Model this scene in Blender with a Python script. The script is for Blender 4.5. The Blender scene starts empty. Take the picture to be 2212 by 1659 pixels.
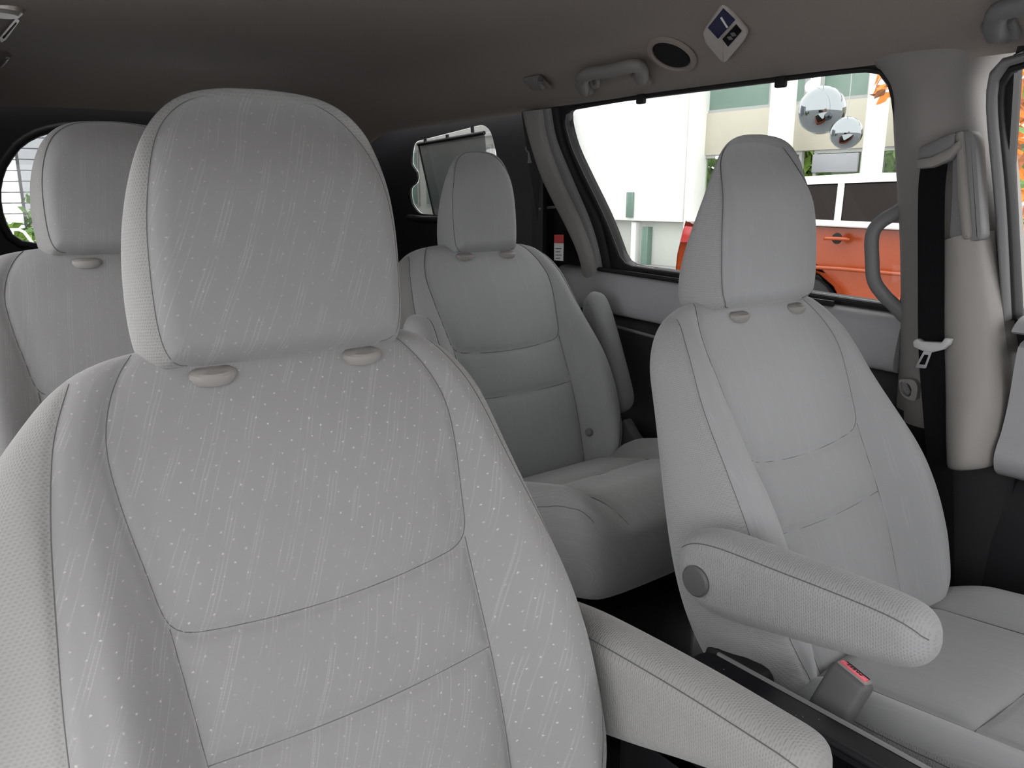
import bpy, bmesh, math, random
import numpy as np
from mathutils import Vector, Matrix
random.seed(7); np.random.seed(7)
R = math.radians
C = bpy.context.scene.collection
sc = bpy.context.scene

# ------------------------------------------------------------------ camera, sky, exposure
FPX, YAW, PIT = 1700.0, R(38), R(13.5)
CAM = np.array([0., 0., 1.05])
FW = np.array([math.sin(YAW)*math.cos(PIT), math.cos(YAW)*math.cos(PIT), -math.sin(PIT)])
RT = np.array([math.cos(YAW), -math.sin(YAW), 0.])
UP = np.cross(RT, FW)
cd = bpy.data.cameras.new('camera'); cam = bpy.data.objects.new('camera', cd); C.objects.link(cam)
cd.sensor_width = 36; cd.lens = FPX/2212*36; cd.clip_start = .01; cd.clip_end = 500
M = Matrix((RT, UP, -FW)).transposed().to_4x4(); M.translation = Vector(CAM); cam.matrix_world = M
sc.camera = cam
w = bpy.data.worlds.new('overcast_sky'); sc.world = w; w.use_nodes = True
bg = w.node_tree.nodes['Background']
bg.inputs[0].default_value = (1.0, .99, .985, 1); bg.inputs[1].default_value = 3.0
sc.view_settings.view_transform = 'Standard'; sc.view_settings.look = 'None'
sc.view_settings.gamma = 1; sc.view_settings.use_curve_mapping = False
sc.view_settings.exposure = 0.52
sc.cycles.max_bounces = 10; sc.cycles.diffuse_bounces = 5; sc.cycles.transparent_max_bounces = 16
sc.cycles.sample_clamp_indirect = 6

def ray(x, y): return FW + RT*(x-1106)/FPX - UP*(y-829.5)/FPX
def at(x, y, ax, val):
    """world point seen at a photo pixel, on the plane ax = val"""
    d = ray(x, y); i = 'XYZ'.index(ax); return CAM + d*((val-CAM[i])/d[i])
def atp(x, y, p, n):
    d = ray(x, y); n = np.array(n, float); return CAM + d*(np.dot(np.array(p)-CAM, n)/np.dot(d, n))

# ------------------------------------------------------------------ materials
class NB:
    def __init__(s, name):
        s.m = bpy.data.materials.new(name); s.m.use_nodes = True
        s.t = s.m.node_tree; s.b = s.t.nodes['Principled BSDF']; s.o = s.t.nodes['Material Output']
    def n(s, typ, **k):
        nd = s.t.nodes.new(typ)
        for a, v in k.items(): setattr(nd, a, v)
        return nd
    def l(s, a, b): s.t.links.new(a, b)
    def setin(s, sock, v):
        if hasattr(v, 'is_linked') or hasattr(v, 'links'): s.l(v, sock)
        else: sock.default_value = v
    def math(s, op, a, b=0., c=None):
        nd = s.n('ShaderNodeMath', operation=op)
        s.setin(nd.inputs[0], a); s.setin(nd.inputs[1], b)
        if c is not None: s.setin(nd.inputs[2], c)
        return nd.outputs[0]
    def mix(s, f, a, b):
        nd = s.n('ShaderNodeMix', data_type='RGBA'); s.setin(nd.inputs[0], f)
        s.setin(nd.inputs[6], a); s.setin(nd.inputs[7], b); return nd.outputs[2]
    def noise(s, vec, scale, detail=3, rough=.55):
        nd = s.n('ShaderNodeTexNoise'); nd.inputs['Scale'].default_value = scale
        nd.inputs['Detail'].default_value = detail; nd.inputs['Roughness'].default_value = rough
        if vec is not None: s.l(vec, nd.inputs['Vector'])
        return nd.outputs['Fac']
    def smooth(s, v, lo, hi, a=0., b=1.):
        nd = s.n('ShaderNodeMapRange', interpolation_type='SMOOTHSTEP'); s.setin(nd.inputs[0], v)
        for i, q in enumerate((lo, hi, a, b)): nd.inputs[1+i].default_value = q
        return nd.outputs[0]
    def bump(s, h, strength, dist):
        nd = s.n('ShaderNodeBump'); nd.inputs['Strength'].default_value = strength
        nd.inputs['Distance'].default_value = dist; s.l(h, nd.inputs['Height']); s.l(nd.outputs[0], s.b.inputs['Normal'])
    def uv(s):
        t = s.n('ShaderNodeUVMap'); return t.outputs[0]
    def obj(s): return s.n('ShaderNodeTexCoord').outputs['Object']
    def col(s, v): s.setin(s.b.inputs['Base Color'], v)
    def P(s, **k):
        for a, v in k.items(): s.b.inputs[a.replace('_', ' ')].default_value = v

def g4(c): return (c[0], c[1], c[2], 1) if not isinstance(c, (int, float)) else (c, c, c, 1)

def plain(name, col, rough=.6, metal=0., grain=.0, gscale=400., var=.08, sheen=0., spec=.5, vscale=9.):
    k = NB(name); v = k.obj(); c = g4(col)
    nz = k.noise(v, vscale, 3)
    k.col(k.mix(nz, tuple(x*(1-var) for x in c[:3])+(1,), tuple(min(1, x*(1+var)) for x in c[:3])+(1,)))
    k.P(Roughness=rough, Metallic=metal, Sheen_Weight=sheen); k.b.inputs['Specular IOR Level'].default_value = spec
    if grain: k.bump(k.noise(v, gscale, 2), grain, .002)
    return k.m

def dot_fabric(name, col, dots=1., lines=1., ang=-25, grain=1.):
    """woven seat cloth: staggered pale tufts and bundles of fine slanting wavy threads (UV in metres)"""
    k = NB(name); uv = k.uv(); sp = k.n('ShaderNodeSeparateXYZ'); k.l(uv, sp.inputs[0]); u, v = sp.outputs[0], sp.outputs[1]
    wob = k.math('MULTIPLY', k.math('SUBTRACT', k.noise(uv, 9, 1), .5), .012)
    ca, sa = math.cos(R(ang)), math.sin(R(ang))
    x = k.math('ADD', k.math('ADD', k.math('MULTIPLY', u, ca), k.math('MULTIPLY', v, sa)), wob)
    y = k.math('SUBTRACT', k.math('MULTIPLY', v, ca), k.math('MULTIPLY', u, sa))
    # tufts
    a, b = .0196, .0092
    jx = k.math('MULTIPLY', k.math('SUBTRACT', k.noise(uv, 60, 1), .5), .008)
    yr = k.math('DIVIDE', k.math('ADD', v, jx), b); row = k.math('FLOOR', yr)
    xr = k.math('ADD', k.math('DIVIDE', k.math('ADD', u, k.math('MULTIPLY', v, -.14)), a), k.math('MULTIPLY', k.math('MODULO', k.math('ABSOLUTE', row), 2.), .5))
    fx = k.math('MULTIPLY', k.math('SUBTRACT', k.math('FRACT', xr), .5), a)
    fy = k.math('MULTIPLY', k.math('SUBTRACT', k.math('FRACT', yr), .5), b)
    fx = k.math('ADD', fx, k.math('MULTIPLY', k.math('SUBTRACT', k.noise(uv, 1100, 3), .5), .0042))
    d = k.math('SQRT', k.math('ADD', k.math('MULTIPLY', fx, fx), k.math('MULTIPLY', fy, fy)))
    patch = k.math('MULTIPLY', k.smooth(k.noise(uv, 7, 2), .30, .62, .3, 1), k.smooth(k.noise(uv, 75, 1), .35, .65, .35, 1))
    dot = k.math('MULTIPLY', k.smooth(d, .0001, .00125, 1, 0), patch)
    # thread bundles
    def ln(per, wd, ph):
        f = k.math('ABSOLUTE', k.math('SUBTRACT', k.math('FRACT', k.math('ADD', k.math('DIVIDE', x, per), ph)), .5))
        return k.smooth(f, 0., wd/per, 1, 0)
    br = k.smooth(k.noise(uv, 30, 2), .36, .6)
    stitch = k.smooth(k.math('SINE', k.math('MULTIPLY', y, 2600.)), -1, 1, .55, 1)
    L = k.math('MULTIPLY', k.math('MULTIPLY', k.math('MAXIMUM', k.math('MAXIMUM', ln(.0273, .0010, 0), ln(.0273, .0010, .13)), k.math('MAXIMUM', ln(.0411, .0009, .3), ln(.0411, .0009, .75))), br), stitch)
    fine = k.noise(uv, 2200, 2); cloud = k.noise(uv, 4.5, 2)
    c = g4(col); dk = tuple(q*.90 for q in c[:3])+(1,); lt = tuple(q*1.08 for q in c[:3])+(1,)
    base = k.mix(cloud, dk, lt)
    base = k.mix(k.math('MULTIPLY', fine, .18), base, tuple(q*.55 for q in c[:3])+(1,))
    base = k.mix(k.math('MULTIPLY', L, .40*lines), base, tuple(min(1, q*1.55) for q in c[:3])+(1,))
    base = k.mix(k.math('MULTIPLY', dot,   .66*dots), base, (.58, .57, .55, 1))
    k.col(base)
    h = k.math('ADD', k.math('ADD', k.math('MULTIPLY', dot, -.5*dots), k.math('MULTIPLY', L, -.35*lines)), k.math('MULTIPLY', fine, .28*grain))
    k.bump(h, .35, .0012); k.P(Roughness=.95, Sheen_Weight=.25, Sheen_Roughness=.5); k.b.inputs['Specular IOR Level'].default_value = .15
    return k.m

def knit_fabric(name, col, a=.0040, b=.0027, strength=.40):
    """side cloth with rows of little staggered dimples"""
    k = NB(name); uv = k.uv(); sp = k.n('ShaderNodeSeparateXYZ'); k.l(uv, sp.inputs[0]); u, v = sp.outputs[0], sp.outputs[1]
    yr = k.math('DIVIDE', v, b); row = k.math('FLOOR', yr)
    xr = k.math('ADD', k.math('DIVIDE', u, a), k.math('MULTIPLY', k.math('MODULO', k.math('ABSOLUTE', row), 2.), .5))
    fx = k.math('MULTIPLY', k.math('SUBTRACT', k.math('FRACT', xr), .5), a*.62)
    fy = k.math('MULTIPLY', k.math('SUBTRACT', k.math('FRACT', yr), .5), b*1.1)
    d = k.math('SQRT', k.math('ADD', k.math('MULTIPLY', fx, fx), k.math('MULTIPLY', fy, fy)))
    dim = k.smooth(d, .0002, .0012, 1, 0); fine = k.noise(uv, 2500, 2); c = g4(col)
    base = k.mix(k.noise(uv, 5, 2), tuple(q*.92 for q in c[:3])+(1,), tuple(q*1.07 for q in c[:3])+(1,))
    base = k.mix(k.math('MULTIPLY', dim, .32*strength/.55), base, tuple(q*.55 for q in c[:3])+(1,))
    k.col(base); k.bump(k.math('ADD', k.math('MULTIPLY', dim, -.8), k.math('MULTIPLY', fine, .2)), strength, .0015)
    k.P(Roughness=.95, Sheen_Weight=.2); k.b.inputs['Specular IOR Level'].default_value = .12
    return k.m

def glass(name, tint=(.95, .955, .95), refl=.06):
    k = NB(name); tr = k.n('ShaderNodeBsdfTransparent'); tr.inputs[0].default_value = g4(tint)
    gl = k.n('ShaderNodeBsdfGlossy'); gl.inputs['Roughness'].default_value = .01
    fr = k.n('ShaderNodeFresnel'); fr.inputs[0].default_value = 1.35
    mx = k.n('ShaderNodeMixShader'); k.l(k.math('MULTIPLY', fr.outputs[0], refl/.06*.8), mx.inputs[0])
    k.l(tr.outputs[0], mx.inputs[1]); k.l(gl.outputs[0], mx.inputs[2]); k.l(mx.outputs[0], k.o.inputs[0])
    return k.m

GREY = (.205, .204, .205)
m_fab = dot_fabric('cloth_dotted', GREY)
m_fab_hr = dot_fabric('cloth_dotted_headrest', GREY, dots=.55, lines=1.1, ang=-22)
m_fab2 = dot_fabric('cloth_plain_weave_lit', (.255, .26, .268), dots=.08, lines=.45, ang=-3)  # plain cool cloth; colour lightened for daylight missing on driver and right rear seats
m_fab3 = dot_fabric('cloth_dotted_far', GREY, dots=.35, lines=.7, ang=-8)
m_knit = knit_fabric('cloth_knit', (.212, .212, .209))
m_knit2 = knit_fabric('cloth_knit_cool_lit', (.240, .244, .250))  # driver seat knit, its colour brightened to replace missing light
m_seam = plain('seam_thread', (.085, .085, .085), .9)
m_head = plain('headliner', (.27, .235, .212), .95, grain=.25, gscale=900, var=.03)
m_trim = plain('trim_beige_grey', (.215, .205, .195), .55, grain=.15, gscale=700, var=.03, spec=.35)
m_trimd = plain('trim_mid_grey', (.16, .16, .165), .5, grain=.15, gscale=700, var=.04, spec=.35)
m_door = plain('door_grey', (.27, .27, .285), .5, grain=.15, gscale=700, var=.04, spec=.35)
m_bez = plain('bezel_silver', (.48, .45, .42), .4, var=.03)
m_cap = plain('cap_grey', (.085, .085, .088), .5, spec=.3)
m_dark = plain('trim_charcoal', (.012, .012, .014), .55, grain=.12, gscale=600, spec=.2)
m_black = plain('black_rubber', (.012, .012, .014), .6, spec=.25)
m_gloss = plain('black_gloss', (.006, .006, .008), .3, spec=.15)
kk = NB('console_black'); nz_ = kk.noise(kk.obj(), 160, 2, .6); msk = kk.math('MULTIPLY', kk.smooth(nz_, .70, .74), kk.smooth(kk.noise(kk.obj(), 14, 1), .50, .60))
kk.col(kk.mix(msk, (.006, .006, .008, 1), (.30, .30, .29, 1))); kk.P(Roughness=.35); kk.b.inputs['Specular IOR Level'].default_value = .15; m_cons = kk.m
m_carpet = plain('carpet_black', (.010, .010, .012), .98, grain=.6, gscale=500)
m_belt = plain('belt_webbing', (.005, .005, .006), .85, grain=.4, gscale=900, spec=.08)
m_chrome = plain('steel', (.78, .78, .80), .22, metal=1., var=.02)
m_silver = plain('silver_trim', (.55, .53, .50), .35, metal=.6, var=.03)
m_tongue = plain('tongue_grey', (.38, .38, .38), .45)
m_red = plain('button_red', (.62, .10, .13), .45)
m_white = plain('white_paint', (.86, .86, .85), .6, var=.02)
m_glass = glass('window_glass')
m_glass_s = glass('sliding_door_glass', (.84, .85, .845))
m_glass_t = glass('tinted_glass', (.16, .165, .165))
m_paper = plain('label_white', (.75, .75, .75), .6)
m_labelred = plain('label_red', (.55, .03, .03), .6)
m_blue = plain('screen_blue', (.02, .02, .07), .1)

# ------------------------------------------------------------------ mesh helpers
def link(name, me, mat=None, parent=None, smooth=True):
    o = bpy.data.objects.new(name, me); C.objects.link(o)
    if mat is not None: me.materials.append(mat)
    if parent is not None: o.parent = parent
    if smooth: me.polygons.foreach_set('use_smooth', [True]*len(me.polygons))
    return o
def pymesh(name, V, F, mat, parent=None, smooth=True, uv=None):
    me = bpy.data.meshes.new(name); me.from_pydata([tuple(map(float, v)) for v in V], [], [tuple(map(int, f)) for f in F]); me.update()
    if uv is not None: set_uv(me, uv)
    return link(name, me, mat, parent, smooth)
def set_uv(me, uv):
    lay = me.uv_layers.new(name='UVMap'); li = np.empty(len(me.loops), int); me.loops.foreach_get('vertex_index', li)
    lay.data.foreach_set('uv', np.asarray(uv, float)[li].ravel())
def thing(name, label, cat, loc=(0, 0, 0), group=None):
    o = bpy.data.objects.new(name, None); C.objects.link(o); o.location = loc; o.empty_display_size = .1
    o['label'] = label; o['category'] = cat
    if group: o['group'] = group
    return o
def tag(o, label, cat, group=None):
    o['label'] = label; o['category'] = cat
    if group: o['group'] = group
    return o
def struct(o, label=None, cat=None):
    o['kind'] = 'structure'
    if label: o['label'] = label
    if cat: o['category'] = cat
    return o
def autosmooth(o, ang=35):
    me = o.data; bm = bmesh.new(); bm.from_mesh(me)
    for e in bm.edges:
        e.smooth = not (len(e.link_faces) == 2 and e.calc_face_angle(0) > R(ang))
    bm.to_mesh(me); bm.free(); return o
def bm_obj(name, bm, mat, parent=None, ang=35):
    me = bpy.data.meshes.new(name); bmesh.ops.recalc_face_normals(bm, faces=bm.faces); bm.to_mesh(me); bm.free()
    return autosmooth(link(name, me, mat, parent), ang)
def local(root, P): return np.asarray(P, float) - np.array(root.location) if root is not None else np.asarray(P, float)
def frame_mat(o, ex, ey, ez):
    m = Matrix((ex, ey, ez)).transposed().to_4x4(); m.translation = Vector(o); return m
def rbox(name, size, mat, parent=None, loc=(0, 0, 0), mtx=None, bev=.004, seg=2):
    bm = bmesh.new(); bmesh.ops.create_cube(bm, size=1); bmesh.ops.scale(bm, vec=size, verts=bm.verts)
    b = min(bev, min(size)*.49)
    if b > 0: bmesh.ops.bevel(bm, geom=bm.edges[:], offset=b, segments=seg, affect='EDGES', profile=.5)
    T = mtx if mtx is not None else Matrix.Translation(Vector(loc))
    bmesh.ops.transform(bm, matrix=T, verts=bm.verts)
    return bm_obj(name, bm, mat, parent)
def tube(name, pts, rad, mat, parent=None, seg=10, flat=1., closed=False, nrm=None):
    """rounded bar along a polyline; rad scalar or list; flat squashes along the side direction"""
    P = np.asarray(pts, float); n = len(P); rad = np.full(n, rad) if np.isscalar(rad) else np.asarray(rad)
    T = np.gradient(P, axis=0)
    if closed: T = (np.roll(P, -1, 0)-np.roll(P, 1, 0))
    T /= np.linalg.norm(T, axis=1)[:, None]+1e-12
    ref = np.array(nrm if nrm is not None else (0, 0, 1.)); V = []; F = []
    for i in range(n):
        a = np.cross(T[i], ref)
        if np.linalg.norm(a) < .05: a = np.cross(T[i], np.array([1., 0, 0]))
        a /= np.linalg.norm(a); b = np.cross(a, T[i])
        for j in range(seg):
            q = 2*math.pi*j/seg; V.append(P[i]+rad[i]*(a*math.cos(q)+b*math.sin(q)*flat))
    m = n if closed else n-1
    for i in range(m):
        for j in range(seg):
            i2 = (i+1) % n; F.append((i*seg+j, i*seg+(j+1) % seg, i2*seg+(j+1) % seg, i2*seg+j))
    if not closed: F += [tuple(range(seg))[::-1], tuple(range((n-1)*seg, n*seg))]
    return autosmooth(pymesh(name, V, F, mat, parent), 50)
def spline(pts, k=8, closed=False):
    P = np.asarray(pts, float); n = len(P); out = []
    rng = n if closed else n-1
    for i in range(rng):
        p0 = P[(i-1) % n] if closed or i > 0 else 2*P[0]-P[1]; p1 = P[i]; p2 = P[(i+1) % n]
        p3 = P[(i+2) % n] if closed or i+2 < n else 2*P[-1]-P[-2]
        for t in np.arange(k)/k:
            out.append(.5*((2*p1)+(-p0+p2)*t+(2*p0-5*p1+4*p2-p3)*t*t+(-p0+3*p1-3*p2+p3)*t**3))
    if not closed: out.append(P[-1])
    return np.array(out)
def chaikin(P, it=3):
    P = np.asarray(P, float)
    for _ in range(it):
        a = P[:-1]*.75+P[1:]*.25; b = P[:-1]*.25+P[1:]*.75
        P = np.concatenate([P[:1], np.stack([a, b], 1).reshape(-1, P.shape[1]), P[-1:]])
    return P
def lathe(name, prof, mat, parent=None, mtx=None, seg=28):
    V = []; F = []; n = len(prof)
    for (r, z) in prof:
        for j in range(seg): q = 2*math.pi*j/seg; V.append((r*math.cos(q), r*math.sin(q), z))
    for i in range(n-1):
        for j in range(seg): F.append((i*seg+j, i*seg+(j+1) % seg, (i+1)*seg+(j+1) % seg, (i+1)*seg+j))
    F += [tuple(range(seg))[::-1], tuple(range((n-1)*seg, n*seg))]
    if mtx is not None: V = [tuple(mtx @ Vector(v)) for v in V]
    return autosmooth(pymesh(name, V, F, mat, parent))
def loft(name, rings, mat, parent=None, closed=True, caps=True, ang=40):
    n = len(rings[0]); V = [p for r in rings for p in r]; F = []
    for i in range(len(rings)-1):
        for j in range(n if closed else n-1):
            F.append((i*n+j, i*n+(j+1) % n, (i+1)*n+(j+1) % n, (i+1)*n+j))
    if caps and closed: F += [tuple(range(n))[::-1], tuple(range((len(rings)-1)*n, len(rings)*n))]
    o = pymesh(name, V, F, mat, parent)
    bm = bmesh.new(); bm.from_mesh(o.data); bmesh.ops.recalc_face_normals(bm, faces=bm.faces); bm.to_mesh(o.data); bm.free()
    return autosmooth(o, ang)
def prism(name, poly, off, mat, parent=None, bev=0., seg=2, ang=35):
    """closed 3-D polygon extruded by the vector off"""
    bm = bmesh.new(); vs = [bm.verts.new(tuple(map(float, p))) for p in poly]; f = bm.faces.new(vs)
    r = bmesh.ops.extrude_face_region(bm, geom=[f]); ev = [v for v in r['geom'] if isinstance(v, bmesh.types.BMVert)]
    bmesh.ops.translate(bm, vec=Vector(off), verts=ev)
    bmesh.ops.recalc_face_normals(bm, faces=bm.faces)
    if bev:
        es = [e for e in bm.edges if len(e.link_faces) == 2 and e.calc_face_angle(0) > R(50)]
        bmesh.ops.bevel(bm, geom=es, offset=bev, segments=seg, affect='EDGES', profile=.5)
    bmesh.ops.triangulate(bm, faces=[f for f in bm.faces if len(f.verts) > 4])
    return bm_obj(name, bm, mat, parent, ang)
def ring_panel(name, inner, outer, off, mat, parent=None):
    """panel with an opening: strip between two loops of equal length, extruded by off"""
    I = np.asarray(inner, float); O = np.asarray(outer, float); n = len(I); off = np.asarray(off)
    V = list(I)+list(O)+list(I+off)+list(O+off); F = []
    for j in range(n):
        k = (j+1) % n
        F += [(j, k, n+k, n+j), (2*n+j, 3*n+j, 3*n+k, 2*n+k), (j, 2*n+j, 2*n+k, k), (n+j, n+k, 3*n+k, 3*n+j)]
    o = pymesh(name, V, F, mat, parent)
    bm = bmesh.new(); bm.from_mesh(o.data); bmesh.ops.recalc_face_normals(bm, faces=bm.faces); bm.to_mesh(o.data); bm.free()
    return autosmooth(o, 30)
def resample(P, n, closed=True):
    P = np.asarray(P, float); Q = np.concatenate([P, P[:1]]) if closed else P
    s = np.concatenate([[0], np.cumsum(np.linalg.norm(np.diff(Q, axis=0), axis=1))])
    t = np.linspace(0, s[-1], n, endpoint=not closed)
    return np.stack([np.interp(t, s, Q[:, k]) for k in range(3)], 1)
def roundpoly(P, r, k=5):
    P = np.asarray(P, float); n = len(P); out = []
    for i in range(n):
        a, b, c = P[i-1], P[i], P[(i+1) % n]; rr = r[i] if hasattr(r, '__len__') else r
        la, lc = np.linalg.norm(a-b), np.linalg.norm(c-b); da = b+(a-b)/la*min(rr, la*.48); dc = b+(c-b)/lc*min(rr, lc*.48)
        for t in np.linspace(0, 1, k): out.append((1-t)**2*da+2*t*(1-t)*b+t*t*dc)
    return np.array(out)

def segdist(X, Y, poly):
    d = np.full(X.shape, 9.)
    for (ax, ay), (bx, by) in zip(poly[:-1], poly[1:]):
        vx, vy = bx-ax, by-ay; L = vx*vx+vy*vy+1e-12
        t = np.clip(((X-ax)*vx+(Y-ay)*vy)/L, 0, 1)
        d = np.minimum(d, (X-ax-t*vx)**2+(Y-ay-t*vy)**2)
    return np.sqrt(d)

class Pillow:
    """upholstered body: outline (v, uL, uR) in a plane, front and back surfaces that round off to the outline"""
    def __init__(s, tab, frame, front, back, we=0., Rf=.04, Rb=.04, seams=(), g=.0035, sg=.005, g2=.004, sg2=.022, nu=90, nv=110, it=3):
        s.o, s.eu, s.ev, s.en = [np.asarray(q, float) for q in frame]
        T = np.asarray(tab, float); T = T[np.argsort(T[:, 0])]
        Lc = chaikin(T[:, [0, 1]], it); Rc = chaikin(T[:, [0, 2]], it)
        s.L = lambda v: np.interp(v, Lc[:, 0], Lc[:, 1]); s.Rr = lambda v: np.interp(v, Rc[:, 0], Rc[:, 1])
        s.v0, s.v1 = T[0, 0], T[-1, 0]; s.front, s.back, s.we, s.Rf, s.Rb = front, back, we, Rf, Rb
        s.seams = [np.asarray(q, float) for q in seams]; s.g, s.sg, s.g2, s.sg2 = g, sg, g2, sg2
        s.out = np.concatenate([Lc[:, ::-1], Rc[::-1, ::-1], Lc[:1, ::-1]])   # (u, v)
        s.nu, s.nv = nu, nv
    def delta(s, u, v): return segdist(u, v, s.out[::2] if len(s.out) > 200 else s.out)
    def wf(s, u, v, d=None):
        if d is None: d = s.delta(u, v)
        r = np.sqrt(np.clip(1-(1-np.minimum(d/s.Rf, 1))**2, 0, 1)); f = s.front(u, v)
        if s.seams:
            dd = np.min([segdist(u, v, q) for q in s.seams], axis=0)
            f = f-s.g*np.exp(-(dd/s.sg)**2)-s.g2*np.exp(-(dd/s.sg2)**2)
        we = s.we(u, v) if callable(s.we) else s.we
        return we+(f-we)*r
    def wb(s, u, v, d):
        r = np.sqrt(np.clip(1-(1-np.minimum(d/s.Rb, 1))**2, 0, 1)); we = s.we(u, v) if callable(s.we) else s.we; return we+(s.back(u, v)-we)*r
    def P(s, u, v, w): return s.o+u[..., None]*s.eu+v[..., None]*s.ev+w[..., None]*s.en
    def build(s):
        x = np.linspace(-1, 1, s.nu+1); ss = np.sin(x*math.pi/2)
        y = np.linspace(0, 1, s.nv+1); vv = s.v0+(s.v1-s.v0)*(.5-.5*np.cos(y*math.pi))
        vv = .55*vv+.45*(s.v0+(s.v1-s.v0)*np.sin(y*math.pi/2)); 
        vv[0] = s.v0+1e-5; vv[-1] = s.v1-1e-5
        Lm, Rm = s.L(vv)[:, None], s.Rr(vv)[:, None]
        u = (Lm+Rm)/2+(Rm-Lm)/2*ss[None]; v = np.repeat(vv[:, None], s.nu+1, 1)
        d = s.delta(u, v); d[:, 0] = 0; d[:, -1] = 0; d[0] = 0; d[-1] = 0
        Pf = s.P(u, v, s.wf(u, v, d)); Pb = s.P(u, v, s.wb(u, v, d))
        n1 = s.nu+1; ring = n1+s.nu-1
        V = np.concatenate([Pf, Pb[:, 1:-1][:, ::-1]], 1); s.U = np.concatenate([u, u[:, 1:-1][:, ::-1]], 1); s.Vv = np.concatenate([v, v[:, 1:-1][:, ::-1]], 1)
        i = np.arange(s.nv)[:, None]*ring; j = np.arange(ring)[None]; j2 = (j+1) % ring
        F = np.stack([i+j, i+j2, i+ring+j2, i+ring+j], -1).reshape(-1, 4)
        fj = np.tile(np.arange(ring), s.nv)
        s.isfront = fj < s.nu
        s.V3 = V.reshape(-1, 3); s.F = F
        # cloth coordinates: along the surface for the side band so that the pattern does not stretch
        uvU = s.U.reshape(-1).copy(); uvV = s.Vv.reshape(-1).copy()
        side = np.concatenate([s.wf(u, v, d), s.wb(u, v, d)[:, 1:-1][:, ::-1]], 1).reshape(-1)
        dl = np.concatenate([d, d[:, 1:-1][:, ::-1]], 1).reshape(-1); sx = np.repeat(np.concatenate([ss, ss[1:-1][::-1]])[None], s.nv+1, 0).reshape(-1); near = np.clip(1-dl/.03, 0, 1)*sstep(np.abs(sx), .6, .95)
        uvU = uvU+np.sign(uvU)*(-side)*near
        s.UV = np.stack([uvU, uvV], 1)
        s.fc_u = s.U.reshape(-1)[F].mean(1); s.fc_v = s.Vv.reshape(-1)[F].mean(1)
        # vertex normals for seamless splitting
        a, b, c, e = [s.V3[F[:, q]] for q in range(4)]; fn = np.cross(c-a, e-b); N = np.zeros_like(s.V3)
        for q in range(4): np.add.at(N, F[:, q], fn)
        s.N = N/(np.linalg.norm(N, axis=1)[:, None]+1e-15)
        return s
    def part(s, name, mask, mat, parent, root):
        F = s.F[mask]; idx, inv = np.unique(F, return_inverse=True); F2 = inv.reshape(F.shape)
        me = bpy.data.meshes.new(name); V = s.V3[idx]-np.array(root.location)
        me.from_pydata(V.tolist(), [], F2.tolist()); me.update(); set_uv(me, s.UV[idx])
        me.polygons.foreach_set('use_smooth', [True]*len(me.polygons))
        me.normals_split_custom_set_from_vertices(s.N[idx].tolist())
        return link(name, me, mat, parent)
    def seam(s, poly, root, parent, rad=.00045, name='seam', lift=.0002):
        if s.nu < 160: lift, rad = .0009, max(rad, .0006)
        P = chaikin(np.asarray(poly, float), 2); q = np.concatenate([P, np.zeros((len(P), 1))], 1); q = resample(q, max(12, int(np.linalg.norm(np.diff(P, axis=0), axis=1).sum()/.006)), closed=False)
        u, v = q[:, 0], q[:, 1]; w = s.wf(u, v)
        return tube(name, s.P(u, v, w+lift)-np.array(root.location), rad, m_seam, parent, seg=5, nrm=s.en)
    def whole(s, name, mat, parent, root): return s.part(name, np.ones(len(s.F), bool), mat, parent, root)

def sstep(x, a, b): t = np.clip((x-a)/(b-a), 0, 1); return t*t*(3-2*t)

# ------------------------------------------------------------------ van shell
G = -.45                     # street level below the cabin floor
MID = .645                   # centre line of the van
WB, WT = np.array([1.42, 0, .88]), np.array([1.345, 0, 1.25])     # inner side wall at belt line and at window top
WN = np.array([-(WT[2]-WB[2]), 0, -(WB[0]-WT[0])]); WN /= np.linalg.norm(WN)      # points inboard
def wall(x, y, off=0.): return atp(x, y, WB+WN*off, WN)
def wallYZ(Y, Z, off=0.):
    t = (Z-WB[2])/(WT[2]-WB[2]); return np.array([WB[0]+(WT[0]-WB[0])*t, Y, Z])+WN*off
OUT = -WN*.03

fl = rbox('floor', (1.62, 3.75, .06), m_carpet, None, (MID, 1.0, -.03), bev=.005); struct(fl, 'black carpeted floor of the van', 'floor')

# headliner: swept cross profile, folded down to the window tops on both sides
prof_r = [(0, 1.385), (.18, 1.384), (.34, 1.378), (.45, 1.368), (.52, 1.350), (.575, 1.322), (.63, 1.292), (.672, 1.274), (.692, 1.266), (.700, 1.260), (.702, 1.254)]
prof = [(-x, z) for x, z in prof_r[::-1]]+prof_r[1:]
prof = chaikin(np.array(prof), 2)
rings = []
for Y in np.concatenate([np.linspace(-.70, 2.45, 34), [2.55, 2.62, 2.66]]):
    drop = .0 if Y < 2.3 else .09*((Y-2.3)/.36)**2
    fr = .0 if Y > .1 else .14*((.1-Y)/.8)**2
    rings.append([(MID+x, Y, z-drop-fr) for x, z in prof]+[(MID+x*1.06, Y, z+.05-drop-fr) for x, z in prof[::-1]])
hl = loft('ceiling', rings, m_head); struct(hl, 'grey cloth headliner of the van roof', 'ceiling')

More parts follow.
